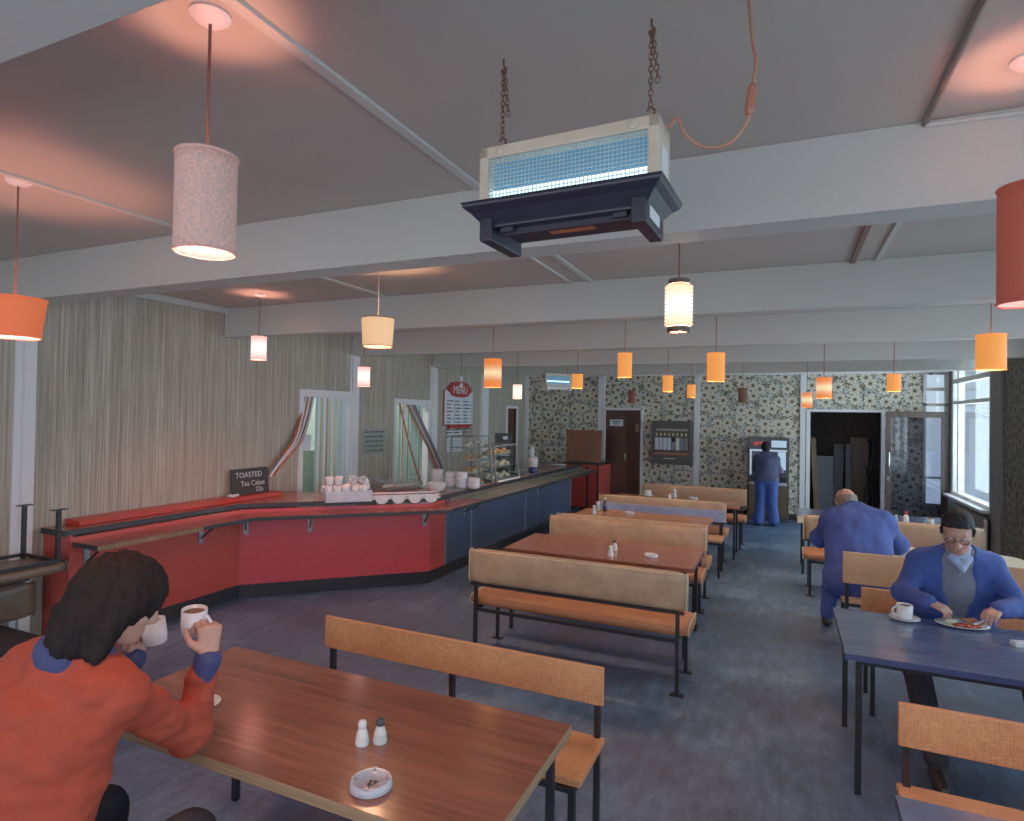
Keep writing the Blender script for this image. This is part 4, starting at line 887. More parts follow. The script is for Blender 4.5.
for c_ in range(3):
    m = MB()
    for k in range(11):
        yy = -W2+.1+c_*(2*W2-.16)/3; L_ = random.uniform(.12, .24)
        if True: m.bb(.02, .0212, yy, yy+L_, h-.2-k*.065, h-.178-k*.065)
        if k < 11: m.bb(.02, .0212, yy+.27, yy+.31, h-.2-k*.065, h-.178-k*.065)
    obj('price_column', m, m_ink, t)
obj('column_rule', MB().bb(.02, .0212, -W2/3, -W2/3+.006, .05, h-.12).bb(.02, .0212, W2/3, W2/3+.006, .05, h-.12), m_plank, t)
def notice(label, pxs, lines, faint=m_ink, mat=None, name='notice_sign'):
    y0, y1, z0, z1 = wall_rect(*pxs); t = thing(name, label, 'notice', (XL+.004, (y0+y1)/2, z0)); w_, h = (y1-y0)/2, z1-z0
    obj('sheet', MB().bb(0, .003, -w_, w_, 0, h), mat or m_paper, t)
    for k in range(lines):
        x = -w_*.8; m = MB()
        while x < w_*.7:
            L_ = random.uniform(.03, .1); m.bb(.003, .0042, x, min(x+L_, w_*.8), h*(1-(k+.8)/(lines+.4)), h*(1-(k+.8)/(lines+.4))+h*.05); x += L_+.02
        obj('handwritten_line', m, faint, t)
m_greyp = plain('grey_handwritten_paper', (150, 148, 140), .8)
notice('grey handwritten notice between the two kitchen doorways', (364, 429, 385.5, 453), 5, mat=m_greyp)
notice('blank-looking white sheet pinned under the menu board', (448, 431, 462, 451), 7, faint=m_greyp)
a = atx(307, 443, XL+.03); t = thing('notice_sign', 'small white card on the first kitchen doorway frame', 'notice', (XL+.03, a.y, a.z-.09)); obj('sheet', MB().bb(0, .003, -.07, .07, 0, .2), m_paper, t)
# strip curtains
sc_ = {k: plain(k+'_plastic_strip', v, .4, var=.04) for k, v in dict(mint=(168, 208, 190), white=(226, 230, 234), orange=(200, 88, 52), amber=(206, 160, 86), slate=(86, 100, 120), pale=(196, 214, 210)).items()}
def strip_mb(path, w):
    m = MB(); o = 0
    for x, y, z in path: m.v += [(x, y-w/2, z), (x, y+w/2, z)]
    for i in range(len(path)-1): m.f.append((2*i, 2*i+1, 2*i+3, 2*i+2)); m.m.append(0)
    return m
a, b = dY[0]
t = thing('strip_curtain', 'coloured plastic strip curtain in the first kitchen doorway, part tied aside to the left', 'curtain', (XL-.02, (a+b)/2, dZ[0])); w_ = (b-a)
obj('rail', MB().bb(-.01, .01, -w_/2, w_/2, -.025, 0), m_white, t)
cols = ['mint', 'white', 'amber', 'mint', 'white', 'orange', 'mint', 'amber', 'white', 'mint', 'amber', 'pale', 'white', 'pale', 'white', 'pale', 'white']
for k, c in enumerate(cols):
    y = -w_/2+w_*(.3+.7*k/len(cols)); ww = .026 if c in ('amber', 'orange') else .05
    obj('strip', strip_mb([(.004*(k % 3), y+.012*math.sin(z*5+k)*z*.3, -z) for z in [i*.19 for i in range(11)]], ww), sc_[c], t)
# gathered strips pulled out along the wall to a hook
hook = atx(267, 475, XL+.05)
for k, c in enumerate(['orange', 'slate', 'white', 'orange', 'mint', 'orange', 'white', 'slate', 'amber', 'orange', 'white']):
    y = -w_/2+.03+.2*k/11; P = []
    e = V((.1, hook.y-t.location.y+.01*k*.5, hook.z-dZ[0]+.02*math.sin(k*2))); s0 = V((.005, y, -.02))
    for i in range(13):
        u_ = i/12; g = s0.lerp(e, u_); g.z -= (.30+.03*math.sin(k*1.7))*math.sin(PI*u_)*(1-u_)*.6; g.y += .05*math.sin(PI*u_)*(.8+.05*k)+.016*math.sin(k*3); g.x = .005+.1*min(1, u_*2)+.004*(k % 4); P.append(g)
    m = MB().tube(P, .011 if k % 2 else .014, 5); obj('strip', m, sc_[c], t)
a, b = dY[1]
t = thing('strip_curtain', 'strip curtain in the second kitchen doorway, strips pulled aside to the right', 'curtain', (XL-.02, (a+b)/2, dZ[1])); w_ = b-a
obj('rail', MB().bb(-.01, .01, -w_/2, w_/2, -.025, 0), m_white, t)
for k, c in enumerate(['slate', 'mint', 'orange', 'pale', 'slate', 'mint', 'pale', 'mint', 'slate', 'pale']):
    y = -w_/2+.04+(w_-.1)*k/10; obj('strip', strip_mb([(.004*(k % 3), y, -z) for z in [i*.21 for i in range(9)]], .03 if c in ('orange', 'slate') else .06), sc_[c], t)
def sag(s0, e, c, k, r=.013, sg=.25):
    P = []
    for i in range(13):
        u_ = i/12; g = V(s0).lerp(V(e), u_); g.z -= sg*math.sin(PI*u_); g.x = .02+.1*min(1, u_*2)+.004*k; P.append(g)
    obj('strip', MB().tube(P, r, 5), sc_[c], t)
def rel(px, py): p_ = atx(px, py, XL+.08); return (.1, p_.y-t.location.y, p_.z-dZ[1])
sag(rel(404, 403), rel(421, 484), 'orange', 0, .015, .22)
for k, c in enumerate(['orange', 'slate', 'mint', 'orange', 'slate', 'slate']): sag(rel(411+k*1.4, 405), rel(441+k*1.2, 478+k), c, k, .014, .06)
# something standing inside the first doorway
tag(obj('kitchen_urn', MB().lathe([(0, 0), (.2, 0), (.2, .5), (.22, .5), (.22, .95), (.16, 1.0), (0, 1.02)], n=20), [plain('dull_green_enamel', (120, 136, 126), .4)], smooth=False, loc=(XL-1.1, atx(306, 470, XL-1.1).y, .45)), 'dull green kitchen boiler glimpsed inside the first kitchen doorway', 'boiler')
tag(obj('kitchen_cupboard', MB().bb(-.3, .3, -.6, .6, 0, .45), m_void, bevel=.005, loc=(XL-1.1, atx(306, 470, XL-1.1).y, 0)), 'dark cupboard under the kitchen boiler in the first doorway', 'cupboard')
# shaped board hanging in the third doorway
a, b = dY[2]
# back wall: brown double door
xa, xb = aty(606, 430, YB).x, aty(641, 430, YB).x; xm = aty(627.5, 430, YB).x
d5 = struct('door_5', MB().bb(xa-.04, xa, YB-.05, YB, 0, 2.2).bb(xb, xb+.05, YB-.05, YB, 0, 2.2).bb(xa-.04, xb+.05, YB-.05, YB, 2.13, 2.18), m_white, bevel=.003)
obj('door_leaf', MB().bb(xa, xm, YB-.035, YB-.003, .01, 2.13), m_darkdoor, d5, bevel=.003)
o = obj('door_leaf', MB().box(((xm+xb)/2, YB-.06, 1.07), (xb-xm, .03, 2.12), Matrix.Rotation(-.1, 3, 'Z')), m_darkdoor, d5, bevel=.003)
obj('door_handle', MB().tube([(xm-.02, YB-.1, 1.05), (xm-.02, YB-.1, 1.18)], .016, 8), m_chrome, d5); obj('kick_panel', MB().bb(xm+.2, xb-.02, YB-.1, YB-.096, 1.66, 1.84), m_rust, d5)
x0, x1 = aty(610.5, 424, YB).x, aty(623.5, 424, YB).x
t = thing('door_sign', 'white sign with two faint lines on the brown door', 'sign', ((x0+x1)/2, YB-.04, 1.78)); obj('plate', MB().bb(-(x1-x0)/2, (x1-x0)/2, -.006, 0, 0, .14), m_paper, t); obj('lettering', MB().bb(-.1, .1, -.008, -.006, .085, .11).bb(-.07, .05, -.008, -.006, .035, .055), m_ink, t)
# cigarette machine
x0, x1 = aty(652.5, 440, YB-.1).x, aty(692, 440, YB-.1).x; za, zb = aty(672, 464, YB-.1).z, aty(672, 421, YB-.1).z; W2 = (x1-x0)/2; h = zb-za
t = thing('cigarette_machine', 'black wall-hung cigarette machine with a row of packets', 'vending machine', ((x0+x1)/2, YB-.005, za))
m_mach = plain('dark_brown_machine', (62, 56, 50), .4); obj('cabinet', MB().bb(-W2, W2, -.2, 0, 0, h), m_mach, t, bevel=.01)
obj('display_recess', MB().bb(-W2+.06, W2-.05, -.204, -.2, h*.32, h*.62), m_void, t)
for k in range(8):
    c_ = [(206, 206, 214), (196, 198, 208), (208, 206, 216), (200, 200, 212), (120, 122, 140), (220, 214, 190), (110, 120, 150), (120, 112, 104)][k]
    xx = -W2+.07+k*(2*W2-.13)/8
    obj('packet_column', MB().bb(xx+.006, xx+(2*W2-.13)/8-.008, -.21, -.2, h*.33, h*.61-(.1*h if k == 4 else 0)), plain('packet_%d' % k, c_, .4), t)
    obj('selector_button', MB().bb(xx+.02, xx+.055, -.212, -.2, h*.655, h*.72), plain('selector_ivory', (196, 180, 130), .4), t)
obj('price_strip', MB().bb(-W2+.1, W2-.08, -.205, -.2, h*.77, h*.82), plain('pale_price_strip', (150, 140, 140), .4), t); obj('orange_strip', MB().bb(-W2+.05, W2-.05, -.206, -.2, h*.225, h*.265), plain('orange_strip', (170, 90, 50), .4), t)
obj('tray_handle', MB().bb(-.16, .08, -.215, -.2, h*.125, h*.14), m_chrome, t)
# drinks machine
yv = 12.95; x0, x1 = aty(747.5, 480, yv).x, aty(789, 480, yv).x; h = aty(768, 437.5, yv).z; W2 = (x1-x0)/2
t = thing('drinks_machine', 'tall drinks vending machine with lit panels and brown lower front', 'vending machine', ((x0+x1)/2, yv, 0))
obj('cabinet', MB().bb(-W2, W2, .0, YB-yv-.01, 0, h), m_mach, t, bevel=.008)
obj('lower_panel', MB().bb(-W2+.03, W2-.03, -.01, 0, .12, h*.42), plain('brown_panel', (92, 74, 48), .4), t)
obj('header', MB().bb(-W2+.02, W2-.02, -.012, 0, h*.865, h*.98), plain('navy_header', (44, 46, 60), .3), t)
lp = emit('lit_white_panel', (176, 200, 226), .55)
obj('light_panel', MB().bb(W2*.15, W2-.05, -.016, -.012, h*.885, h*.965), lp, t); obj('header_badge', MB().ell((-W2*.6, -.016, h*.925), (.05, .004, .04), 12, 6).ell((-W2*.3, -.016, h*.93), (.07, .004, .04), 12, 6), emit('red_badge', (190, 70, 56), .3), t)
obj('display_window', MB().bb(-W2+.04, W2-.04, -.008, 0, h*.5, h*.855), plain('dim_display', (60, 62, 84), .2), t)
obj('display_light', MB().bb(-W2+.04, W2-.04, -.011, -.008, h*.835, h*.855).bb(-W2+.04, -W2+.07, -.011, -.008, h*.55, h*.85).bb(W2-.2, W2-.06, -.011, -.008, h*.62, h*.83), lp, t)
obj('chrome_strip', MB().bb(-W2+.03, W2-.03, -.02, 0, h*.43, h*.465), m_chrome, t); obj('dispensing_bay', MB().bb(-W2+.05, W2-.05, -.012, -.008, h*.475, h*.53), m_void, t)
obj('coin_mechanism', MB().box((W2-.13, -.03, h*.62), (.06, .05, .1)), m_chrome, t)
# glazed door standing open at the right
yd_ = YB-.28; x0, x1 = aty(885.5, 460, yd_).x, aty(947.5, 460, yd_).x; zb = aty(915, 411.5, yd_).z
d6 = struct('door_6', MB().bb(x0, x0+.09, yd_-.02, yd_+.02, .01, zb-.11).bb(x1-.1, x1, yd_-.02, yd_+.02, .01, zb-.11).bb(x0, x1, yd_-.02, yd_+.02, zb-.11, zb).bb(x0+.09, x1-.1, yd_-.02, yd_+.02, .01, .28), wood('brown_door_frame', (58, 44, 40), (84, 62, 54), .35, (30, 30, 4)), bevel=.003)
obj('pane', MB().bb(x0+.09, x1-.1, yd_-.004, yd_+.004, .28, zb-.11), glassy('smoked_glass', (206, 208, 216), .12), d6)
obj('door_handle', MB().tube([(x0+.045, yd_-.02, 1.03), (x0+.045, yd_-.08, 1.05), (x0+.045, yd_-.08, 1.42), (x0+.045, yd_-.02, 1.44)], .016, 8), m_chrome, d6, smooth=True); obj('lock_plate', MB().bb(x0+.02, x0+.07, yd_-.026, yd_-.02, .9, .98), m_chrome, d6)
# boards stored in the dark room behind
for k, (px, wd, ht, mt, lean, lab) in enumerate(((815, .09, 1.62, m_plank, -.05, 'tall narrow plank leaning at the left inside the dark store doorway'), (823.5, .35, 1.25, plain('grey_store_panel', (92, 94, 104), .5), 0, 'grey panel standing second from the left in the dark store'), (838, .18, 1.5, plain('dark_slatted', (62, 60, 66), .5), .02, 'dark slatted board in the middle of the dark store'), (848, .1, 1.5, plain('grey_slat', (84, 84, 92), .5), 0, 'narrow grey board in the dark store, right of the slatted one'), (859, .34, 1.64, wood('brown_store_board', (74, 58, 46), (96, 78, 60), .5, (20, 20, 3)), 0, 'wide brown board leaning in the dark store'))):
    y = YB+.55+.12*k; x = aty(px, 470, y).x
    tag(obj('stored_board', MB().box((0, 0, ht/2), (wd, .03, ht), Matrix.Rotation(lean, 3, 'Y')), mt, bevel=.003, loc=(x, y, .005)), lab, 'board')
tag(obj('folded_trolley', MB().bar((0, 0, 0), (.25, 0, 1.5), .05).bar((.3, 0, 0), (.1, 0, 1.1), .05).tube([(.25, 0, 1.5), (.2, -.02, 1.62), (.1, -.02, 1.6)], .03, 8), m_void, loc=(aty(866, 500, YB+.5).x-.12, YB+.32, .01)), 'black folded trolley at the right inside the dark store', 'trolley')
# radiator under the far window
t = thing('radiator', 'flat grey panel radiator under the far right window', 'radiator', (XR-.09, 11.55, .12)); obj('panel', MB().bb(-.03, .02, -.85, .9, 0, .52), plain('grey_radiator', (136, 132, 124), .5), t, bevel=.01); obj('end_pipe', MB().tube([(-.01, -.9, -.11), (-.01, -.9, .48), (-.01, -.85, .48)], .018, 8), m_white, t)
for zz in (.1, .42): obj('bracket', MB().bb(.02, .085, -.5, -.46, zz, zz+.04).bb(.02, .085, .5, .54, zz, zz+.04), m_grey_metal, t)
tag(obj('garden_bush', MB().ell((0, 0, .6), (1.3, 1.6, 1.3), 16, 10), plain('dark_bush', (96, 104, 106), .9, var=.3), smooth=True, loc=(XR+12, 45, 1.2)), 'dark bush far outside the right window', 'bush')

# ================================================================== PEOPLE (implicit surfaces meshed by surface nets)
class Field:
    def __init__(s, lo, hi, h):
        s.lo = np.array(lo, float); s.h = h; s.n = np.ceil((np.array(hi)-s.lo)/h).astype(int)+1
        s.d = np.full(s.n, .5, np.float32)
    def win(s, lo, hi):
        a = np.clip(np.floor((np.array(lo)-s.lo)/s.h).astype(int), 0, s.n); b = np.clip(np.ceil((np.array(hi)-s.lo)/s.h).astype(int)+1, 0, s.n)
        if (b <= a).any(): return None
        ax = [(s.lo[i]+s.h*np.arange(a[i], b[i])).astype(np.float32) for i in range(3)]
        return tuple(slice(a[i], b[i]) for i in range(3)), ax[0][:, None, None], ax[1][None, :, None], ax[2][None, None, :]
    def put(s, sl, e, k, sub):
        d = s.d[sl]
        if sub: s.d[sl] = np.maximum(d, -e); return
        if k <= 0: s.d[sl] = np.minimum(d, e); return
        h = np.maximum(k-np.abs(d-e), 0)/k; s.d[sl] = np.minimum(d, e)-h*h*k*.25
    def cap(s, a, b, ra, rb, k=.03, sub=False):
        a, b = np.array(a, float), np.array(b, float); m = max(ra, rb)+k+.02; w = s.win(np.minimum(a, b)-m, np.maximum(a, b)+m)
        if w is None: return
        sl, X, Y, Z = w; ab = b-a; L = ab@ab+1e-9
        t = np.clip(((X-a[0])*ab[0]+(Y-a[1])*ab[1]+(Z-a[2])*ab[2])/L, 0, 1)
        e = np.sqrt((X-a[0]-t*ab[0])**2+(Y-a[1]-t*ab[1])**2+(Z-a[2]-t*ab[2])**2)-(ra+(rb-ra)*t); s.put(sl, e, k, sub)
    def ell(s, c, r, R=None, k=.02, sub=False):
        c = np.array(c, float); m = max(r)+k+.02; w = s.win(c-m, c+m)
        if w is None: return
        sl, X, Y, Z = w; R = np.eye(3) if R is None else np.array(R)
        q = [((X-c[0])*R[0, i]+(Y-c[1])*R[1, i]+(Z-c[2])*R[2, i]) for i in range(3)]
        k0 = np.sqrt(sum((q[i]/r[i])**2 for i in range(3))); k1 = np.sqrt(sum((q[i]/r[i]**2)**2 for i in range(3)))+1e-9
        s.put(sl, k0*(k0-1)/k1, k, sub)
    def cut(s, p, n):
        """remove everything on the side the normal points to"""
        n = np.array(n, float); n /= np.linalg.norm(n); w = s.win(s.lo, s.lo+s.h*s.n); sl, X, Y, Z = w
        s.d[sl] = np.maximum(s.d[sl], (X-p[0])*n[0]+(Y-p[1])*n[1]+(Z-p[2])*n[2])
    def nets(s):
        d = s.d; S = d < 0; n0, n1, n2 = d.shape
        c8 = [(i, j, k) for i in (0, 1) for j in (0, 1) for k in (0, 1)]
        cnt = sum(S[i:n0-1+i, j:n1-1+j, k:n2-1+k].astype(np.int8) for i, j, k in c8); act = np.argwhere((cnt > 0) & (cnt < 8))
        val = {c: d[act[:, 0]+c[0], act[:, 1]+c[1], act[:, 2]+c[2]] for c in c8}; acc = np.zeros((len(act), 3)); num = np.zeros(len(act))
        for a in c8:
            for ax in range(3):
                if a[ax]: continue
                b = list(a); b[ax] = 1; b = tuple(b); va, vb = val[a], val[b]; x = (va < 0) != (vb < 0); t = np.where(x, va/np.where(va == vb, 1, va-vb), 0)
                p = np.array(a, float)[None, :].repeat(len(act), 0); p[:, ax] += t; acc += p*x[:, None]; num += x
        P = s.lo+s.h*(act+acc/num[:, None]); idx = np.full((n0-1, n1-1, n2-1), -1, np.int32); idx[act[:, 0], act[:, 1], act[:, 2]] = np.arange(len(act)); F = []
        for ax in range(3):
            sa = [slice(None)]*3; sb = [slice(None)]*3; sa[ax] = slice(0, -1); sb[ax] = slice(1, None)
            e = np.argwhere(S[tuple(sa)] != S[tuple(sb)]); u, v = (ax+1) % 3, (ax+2) % 3
            ok = (e[:, u] > 0) & (e[:, v] > 0) & (e[:, u] < d.shape[u]-1) & (e[:, v] < d.shape[v]-1); e = e[ok]; fl = S[tuple(e.T)]
            q = []
            for du, dv in ((-1, -1), (0, -1), (0, 0), (-1, 0)):
                c = e.copy(); c[:, u] += du; c[:, v] += dv; q.append(idx[c[:, 0], c[:, 1], c[:, 2]])
            q = np.array(q).T; q[~fl] = q[~fl][:, ::-1]; F.append(q)
        return P, np.concatenate(F)
def skin_obj(name, fld, mat, parent=None, origin=(0, 0, 0), folds=None, label=None, relax=1):
    P, F = fld.nets(); F = F[(F >= 0).all(1)]
    for _ in range(relax):
        A = np.zeros_like(P); N = np.zeros(len(P))
        for i in range(4):
            np.add.at(A, F[:, i], P[F[:, (i+1) % 4]]); np.add.at(N, F[:, i], 1)
        P = P*.5+.5*A/np.maximum(N, 1)[:, None]
    if folds:
        amp, fr, st = folds
        a, b, c, d = (P[F[:, i]] for i in range(4)); fn = np.cross(c-a, d-b); nr = np.zeros_like(P)
        for i in range(4): np.add.at(nr, F[:, i], fn)
        nr /= np.linalg.norm(nr, axis=1)[:, None]+1e-9
        w = np.array([mnoise.noise(V((p[0]*fr*st[0], p[1]*fr*st[1], p[2]*fr*st[2])))+.5*mnoise.noise(V((p[0]*fr*st[0]*2.1+5, p[1]*fr*st[1]*2.1, p[2]*fr*st[2]*2.1))) for p in P]); P = P+nr*(amp*w)[:, None]
    me = bpy.data.meshes.new(name); me.from_pydata((P-np.array(origin)).tolist(), [], F.tolist()); me.materials.append(mat); me.polygons.foreach_set('use_smooth', [True]*len(me.polygons)); me.update()
    o = link(name, me, parent)
    if label: o['label'] = label
    return o
def torso(f, J, g, k=.07):
    lo = lambda n, t: tuple(J[n][i]+(J['chest'][i]-J[n][i])*t for i in range(3))
    f.cap(J['hipL'], lo('shL', .3), .10+g, .085+g, k); f.cap(J['hipR'], lo('shR', .3), .10+g, .085+g, k); f.cap(J['pelvis'], J['chest'], .115+g, .115+g, k); f.cap(J['chest'], J['neck'], .10+g, .055+g, k); f.cap(J['shL'], J['neck'], .052+g, .05+g, k*.7); f.cap(J['shR'], J['neck'], .052+g, .05+g, k*.7)
def arm(f, J, s, g, end=1.0, k=.03):
    a, b, c = (np.array(J[n+s], float) for n in ('sh', 'el', 'wr')); c = b+(c-b)*end
    f.cap(a, b, .053+g, .043+g, k); f.cap(b, c, .043+g, .030+g, k)
def leg(f, J, s, g, end=1.0, k=.04, flare=0):
    a, b, c = (np.array(J[n+s], float) for n in ('hip', 'kn', 'an')); c = b+(c-b)*end
    f.cap(a, b, .088+g, .062+g, k); f.cap(b, c, .06+g, .042+g+flare, k)
def hand(f, w, d, n, left, curl=(.9, 1.0, .6), s=1.0, thumb=(.8, .5)):
    w, d, n = V(w), V(d).normalized(), V(n).normalized(); n = (n-d*n.dot(d)).normalized(); sd = n.cross(d) if left else d.cross(n)
    R = lambda v, a: v*math.cos(a)+n*0 if False else v
    for i, (off, L, r) in enumerate(((.030, .074, .0088), (.010, .079, .0092), (-.011, .074, .0088), (-.030, .062, .0078))):
        k0 = w+d*.086*s*(1-.04*abs(i-1.2))+sd*off*s; f.cap(w+sd*off*.55*s+d*.01, k0, .0135*s, .0115*s, .012); p = k0; a = 0
        for q, (fr, c) in enumerate(zip((.46, .30, .24), curl)):
            a += c*(1+.05*i); dirv = d*math.cos(a)+n*math.sin(a); e = p+dirv*L*fr*s; f.cap(p, e, r*(1-.08*q)*s, r*(.94-.1*q)*s, .003); p = e
    b = w+d*.022*s+sd*.026*s; m1 = b+(sd*.75+d*.6+n*thumb[1]).normalized()*.036*s; m2 = m1+(d*.8+sd*.15+n*thumb[0]).normalized()*.030*s; m3 = m2+(d*.75-sd*.25+n*thumb[0]).normalized()*.024*s
    f.cap(b, m1, .015*s, .0115*s, .01); f.cap(m1, m2, .0112*s, .0098*s, .004); f.cap(m2, m3, .0098*s, .008*s, .003)
def headM(c, yaw, pitch, roll=0, s=1.0): return Matrix.Translation(c) @ Matrix.Rotation(yaw, 4, 'Z') @ Matrix.Rotation(pitch, 4, 'X') @ Matrix.Rotation(roll, 4, 'Y') @ Matrix.Scale(s, 4)
def head(f, M, neck):
    S_ = M.to_scale().x; R = np.array(M.to_3x3().normalized()); T = lambda *p: M @ V(p)
    class H:
        ell = staticmethod(lambda c, r, R, k=.02, sub=False: f0.ell(c, tuple(x*S_ for x in r), R, k, sub)); cap = staticmethod(lambda a, b, ra, rb, k=.02: f0.cap(a, b, ra*S_, rb*S_, k))
    f0 = f; f = H
    f.ell(T(0, -.012, .032), (.076, .096, .09), R, .01); f.ell(T(0, .022, -.035), (.061, .07, .08), R, .03); f.ell(T(0, .062, -.088), (.026, .024, .022), R, .025)
    f.cap(T(0, .09, .02), T(0, .108, -.026), .009, .014, .012); f.cap(T(-.012, .098, -.03), T(.012, .098, -.03), .01, .01, .008)
    f.cap(T(-.04, .078, .036), T(.04, .078, .036), .01, .01, .014)
    for s in (-1, 1):
        f.ell(T(s*.031, .098, .014), (.017, .014, .011), R, sub=True); f.ell(T(s*.031, .078, .013), (.0125, .0125, .0115), R, .004)
        f.ell(T(s*.077, -.012, -.008), (.009, .02, .032), R, .006); f.ell(T(s*.045, .055, -.02), (.02, .022, .02), R, .02)
    f.cap(T(-.018, .085, -.06), T(.018, .085, -.06), .007, .007, .005); f.cap(T(-.015, .083, -.071), T(.015, .083, -.071), .0075, .0075, .005)
    f.cap(T(0, -.03, -.05), neck, .055, .058, .03)
    return R, T
def scaled(f0, S_):
    class H:
        ell = staticmethod(lambda c, r, R, k=.02, sub=False: f0.ell(c, tuple(x*S_ for x in r), R, k, sub)); cap = staticmethod(lambda a, b, ra, rb, k=.02: f0.cap(a, b, ra*S_, rb*S_, k))
    return H
def eyes(M, parent, org):
    for s in (-1, 1):
        e = MB().ell(M @ V((s*.031, .0795, .013)), (.0128, .0128, .0118), 12, 8); e.mat(1).ell(M @ V((s*.031, .0875, .0065)), (.005, .004, .005), 8, 6)
        e.v = [tuple(V(p)-V(org)) for p in e.v]; obj('eye', e, [m_china, m_hairk], parent, smooth=True)
def shoe(parent, org, an, d, mat):
    f = Field(np.array(an)-(.35, .35, .15), np.array(an)+(.35, .35, .15), .012); a = V(an); d = V(d).normalized()
    f.cap(a+V((0, 0, -.02)), V((a.x, a.y, .045)), .045, .04, .02); f.cap(V((a.x, a.y, .042))-d*.03, V((a.x, a.y, .038))+d*.13, .042, .045, .02); f.cap(V((a.x, a.y, .036))+d*.13, V((a.x, a.y, .034))+d*.17, .044, .036, .02); f.cut((0, 0, .003), (0, 0, -1))
    skin_obj('shoe', f, mat, parent, org)
m_jumper = leather('orange_knit', (150, 48, 28), (176, 62, 38)); m_navy = plain('navy_cloth', (48, 54, 104), .8, scale=40); m_workblue = leather('blue_workwear', (36, 58, 132), (54, 82, 166)); m_darkcloth = plain('black_trousers', (38, 38, 46), .8); m_shoe = plain('black_shoe', (36, 34, 36), .4)
for m_ in (m_jumper, m_workblue): m_.node_tree.nodes['Principled BSDF'].inputs['Roughness'].default_value = .85
m_shirt = plain('pale_blue_shirt', (150, 172, 216), .8); m_bluetrs = plain('blue_trousers', (54, 82, 164), .8, scale=30); m_darktop = plain('dark_blue_top', (58, 64, 98), .8)
m_knit = NT('grey_ribbed_jumper'); wv = m_knit.add('ShaderNodeTexWave', bands_direction='Z'); wv.inputs['Scale'].default_value = 22; m_knit.ln(m_knit.coord(), wv.inputs['Vector']); m_knit.col(m_knit.ramp(wv.outputs['Fac'], [(.3, srgb(88, 96, 116)), (.7, srgb(122, 130, 150))])); m_knit.set(Roughness=.9); m_knit = m_knit.m
def add3(p, *q): return tuple(a+b for a, b in zip(p, q))

# ---- person in the orange jumper, drinking at the big front table
org = (-2.05, 1.05, 0)
wR, wL = aty(209, 654, 1.585), aty(136, 654, 1.60)
J = dict(pelvis=(-2.06, 1.0, .57), hipL=(-2.17, 1.0, .56), hipR=(-1.95, 1.0, .56), chest=(-2.07, 1.11, 1.0), neck=(-2.04, 1.215, 1.235), shL=(-2.27, 1.21, 1.14), shR=(-1.87, 1.25, 1.115), elR=(-1.945, 1.555, .83), wrR=tuple(wR), elL=(-2.36, 1.48, .83), wrL=tuple(wL),
    knL=(-2.25, 1.45, .53), knR=(-1.82, 1.47, .55), anL=(-2.22, 1.5, .1), anR=(-1.85, 1.55, .1))
box = ((-2.7, .7, 0), (-1.5, 1.95, 1.55)); HM = headM((-1.975, 1.32, 1.355), -.42, -.40, 0, 1.06)
f = Field(*box, .0062); torso(f, J, 0)
for s in 'LR': arm(f, J, s, 0); leg(f, J, s, 0)
R_, T_ = head(f, HM, J['neck'])
hand(f, wR, (-.05, .05, .98), (-.97, .2, .0), False, (1.05, 1.3, .8), 1.1); hand(f, wL, (.1, .05, .98), (.95, -.1, .0), True, (1.05, 1.3, .8), 1.0)
m1 = skin_obj('person', f, m_skin, None, org); m1.location = org
tag(m1, 'person with shaggy dark hair and orange jumper, drinking at the front table', 'person')
eyes(HM, m1, org)
f = Field(*box, .0085); torso(f, J, .022)
for s in 'LR': arm(f, J, s, .02, .72)
f.cap(add3(J['elR'], 0, -.01, .01), add3(J['elR'], .005, .03, .03), .064, .055, .03); f.ell(J['neck'], (.075, .075, .06), sub=True); f.ell(add3(J['neck'], .02, .05, .05), (.075, .075, .08), sub=True)
skin_obj('jumper', f, m_jumper, m1, org, (.014, 9, (1, 1, 1.6)))
for s in 'LR':
    e, w_ = np.array(J['el'+s]), np.array(J['wr'+s]); f = Field(*box, .0075); f.cap(e+(w_-e)*.62, e+(w_-e)*.93, .04, .047, .01)
    skin_obj('shirt_cuff', f, m_navy, m1, org, (.003, 16, (1, 1, 1)), 'navy shirt cuff')
f = Field(*box, .0075)
f.cap(T_(0, -.05, -.09), add3(J['neck'], 0, -.01, -.01), .075, .098, .02); f.cap(add3(J['neck'], -.07, .0, -.035), add3(J['neck'], .08, .03, -.025), .05, .05, .02); f.cap(T_(0, -.02, -.06), T_(0, .0, .06), .075, .075, 0, True)
skin_obj('shirt_collar', f, m_navy, m1, org, (.003, 16, (1, 1, 1)), 'navy shirt collar')
f = Field(*box, .01)
f.cap(J['hipL'], J['hipR'], .12, .12, .05)
for s in 'LR': leg(f, J, s, .016, .96)
skin_obj('trousers', f, m_darkcloth, m1, org, (.004, 10, (1, 1, 1)))
f = Field(*box, .0062)
h = scaled(f, HM.to_scale().x)
h.ell(T_(0, -.02, .04), (.106, .13, .118), R_, .02); h.ell(T_(0, -.08, -.07), (.098, .07, .13), R_, .05); h.cap(T_(0, -.09, -.08), T_(.01, -.09, -.12), .07, .055, .04)
for s in (-1, 1): h.cap(T_(s*.08, -.01, .02), T_(s*.086, -.03, -.13), .04, .03, .03)
h.ell(T_(0, .135, -.05), (.07, .085, .13), R_, sub=True)
skin_obj('hair', f, m_hairb, m1, org, (.011, 34, (1, 1, .25)))
for s, d in (('L', (0, 1, 0)), ('R', (.1, 1, 0))): shoe(m1, org, J['an'+s], d, m_shoe)
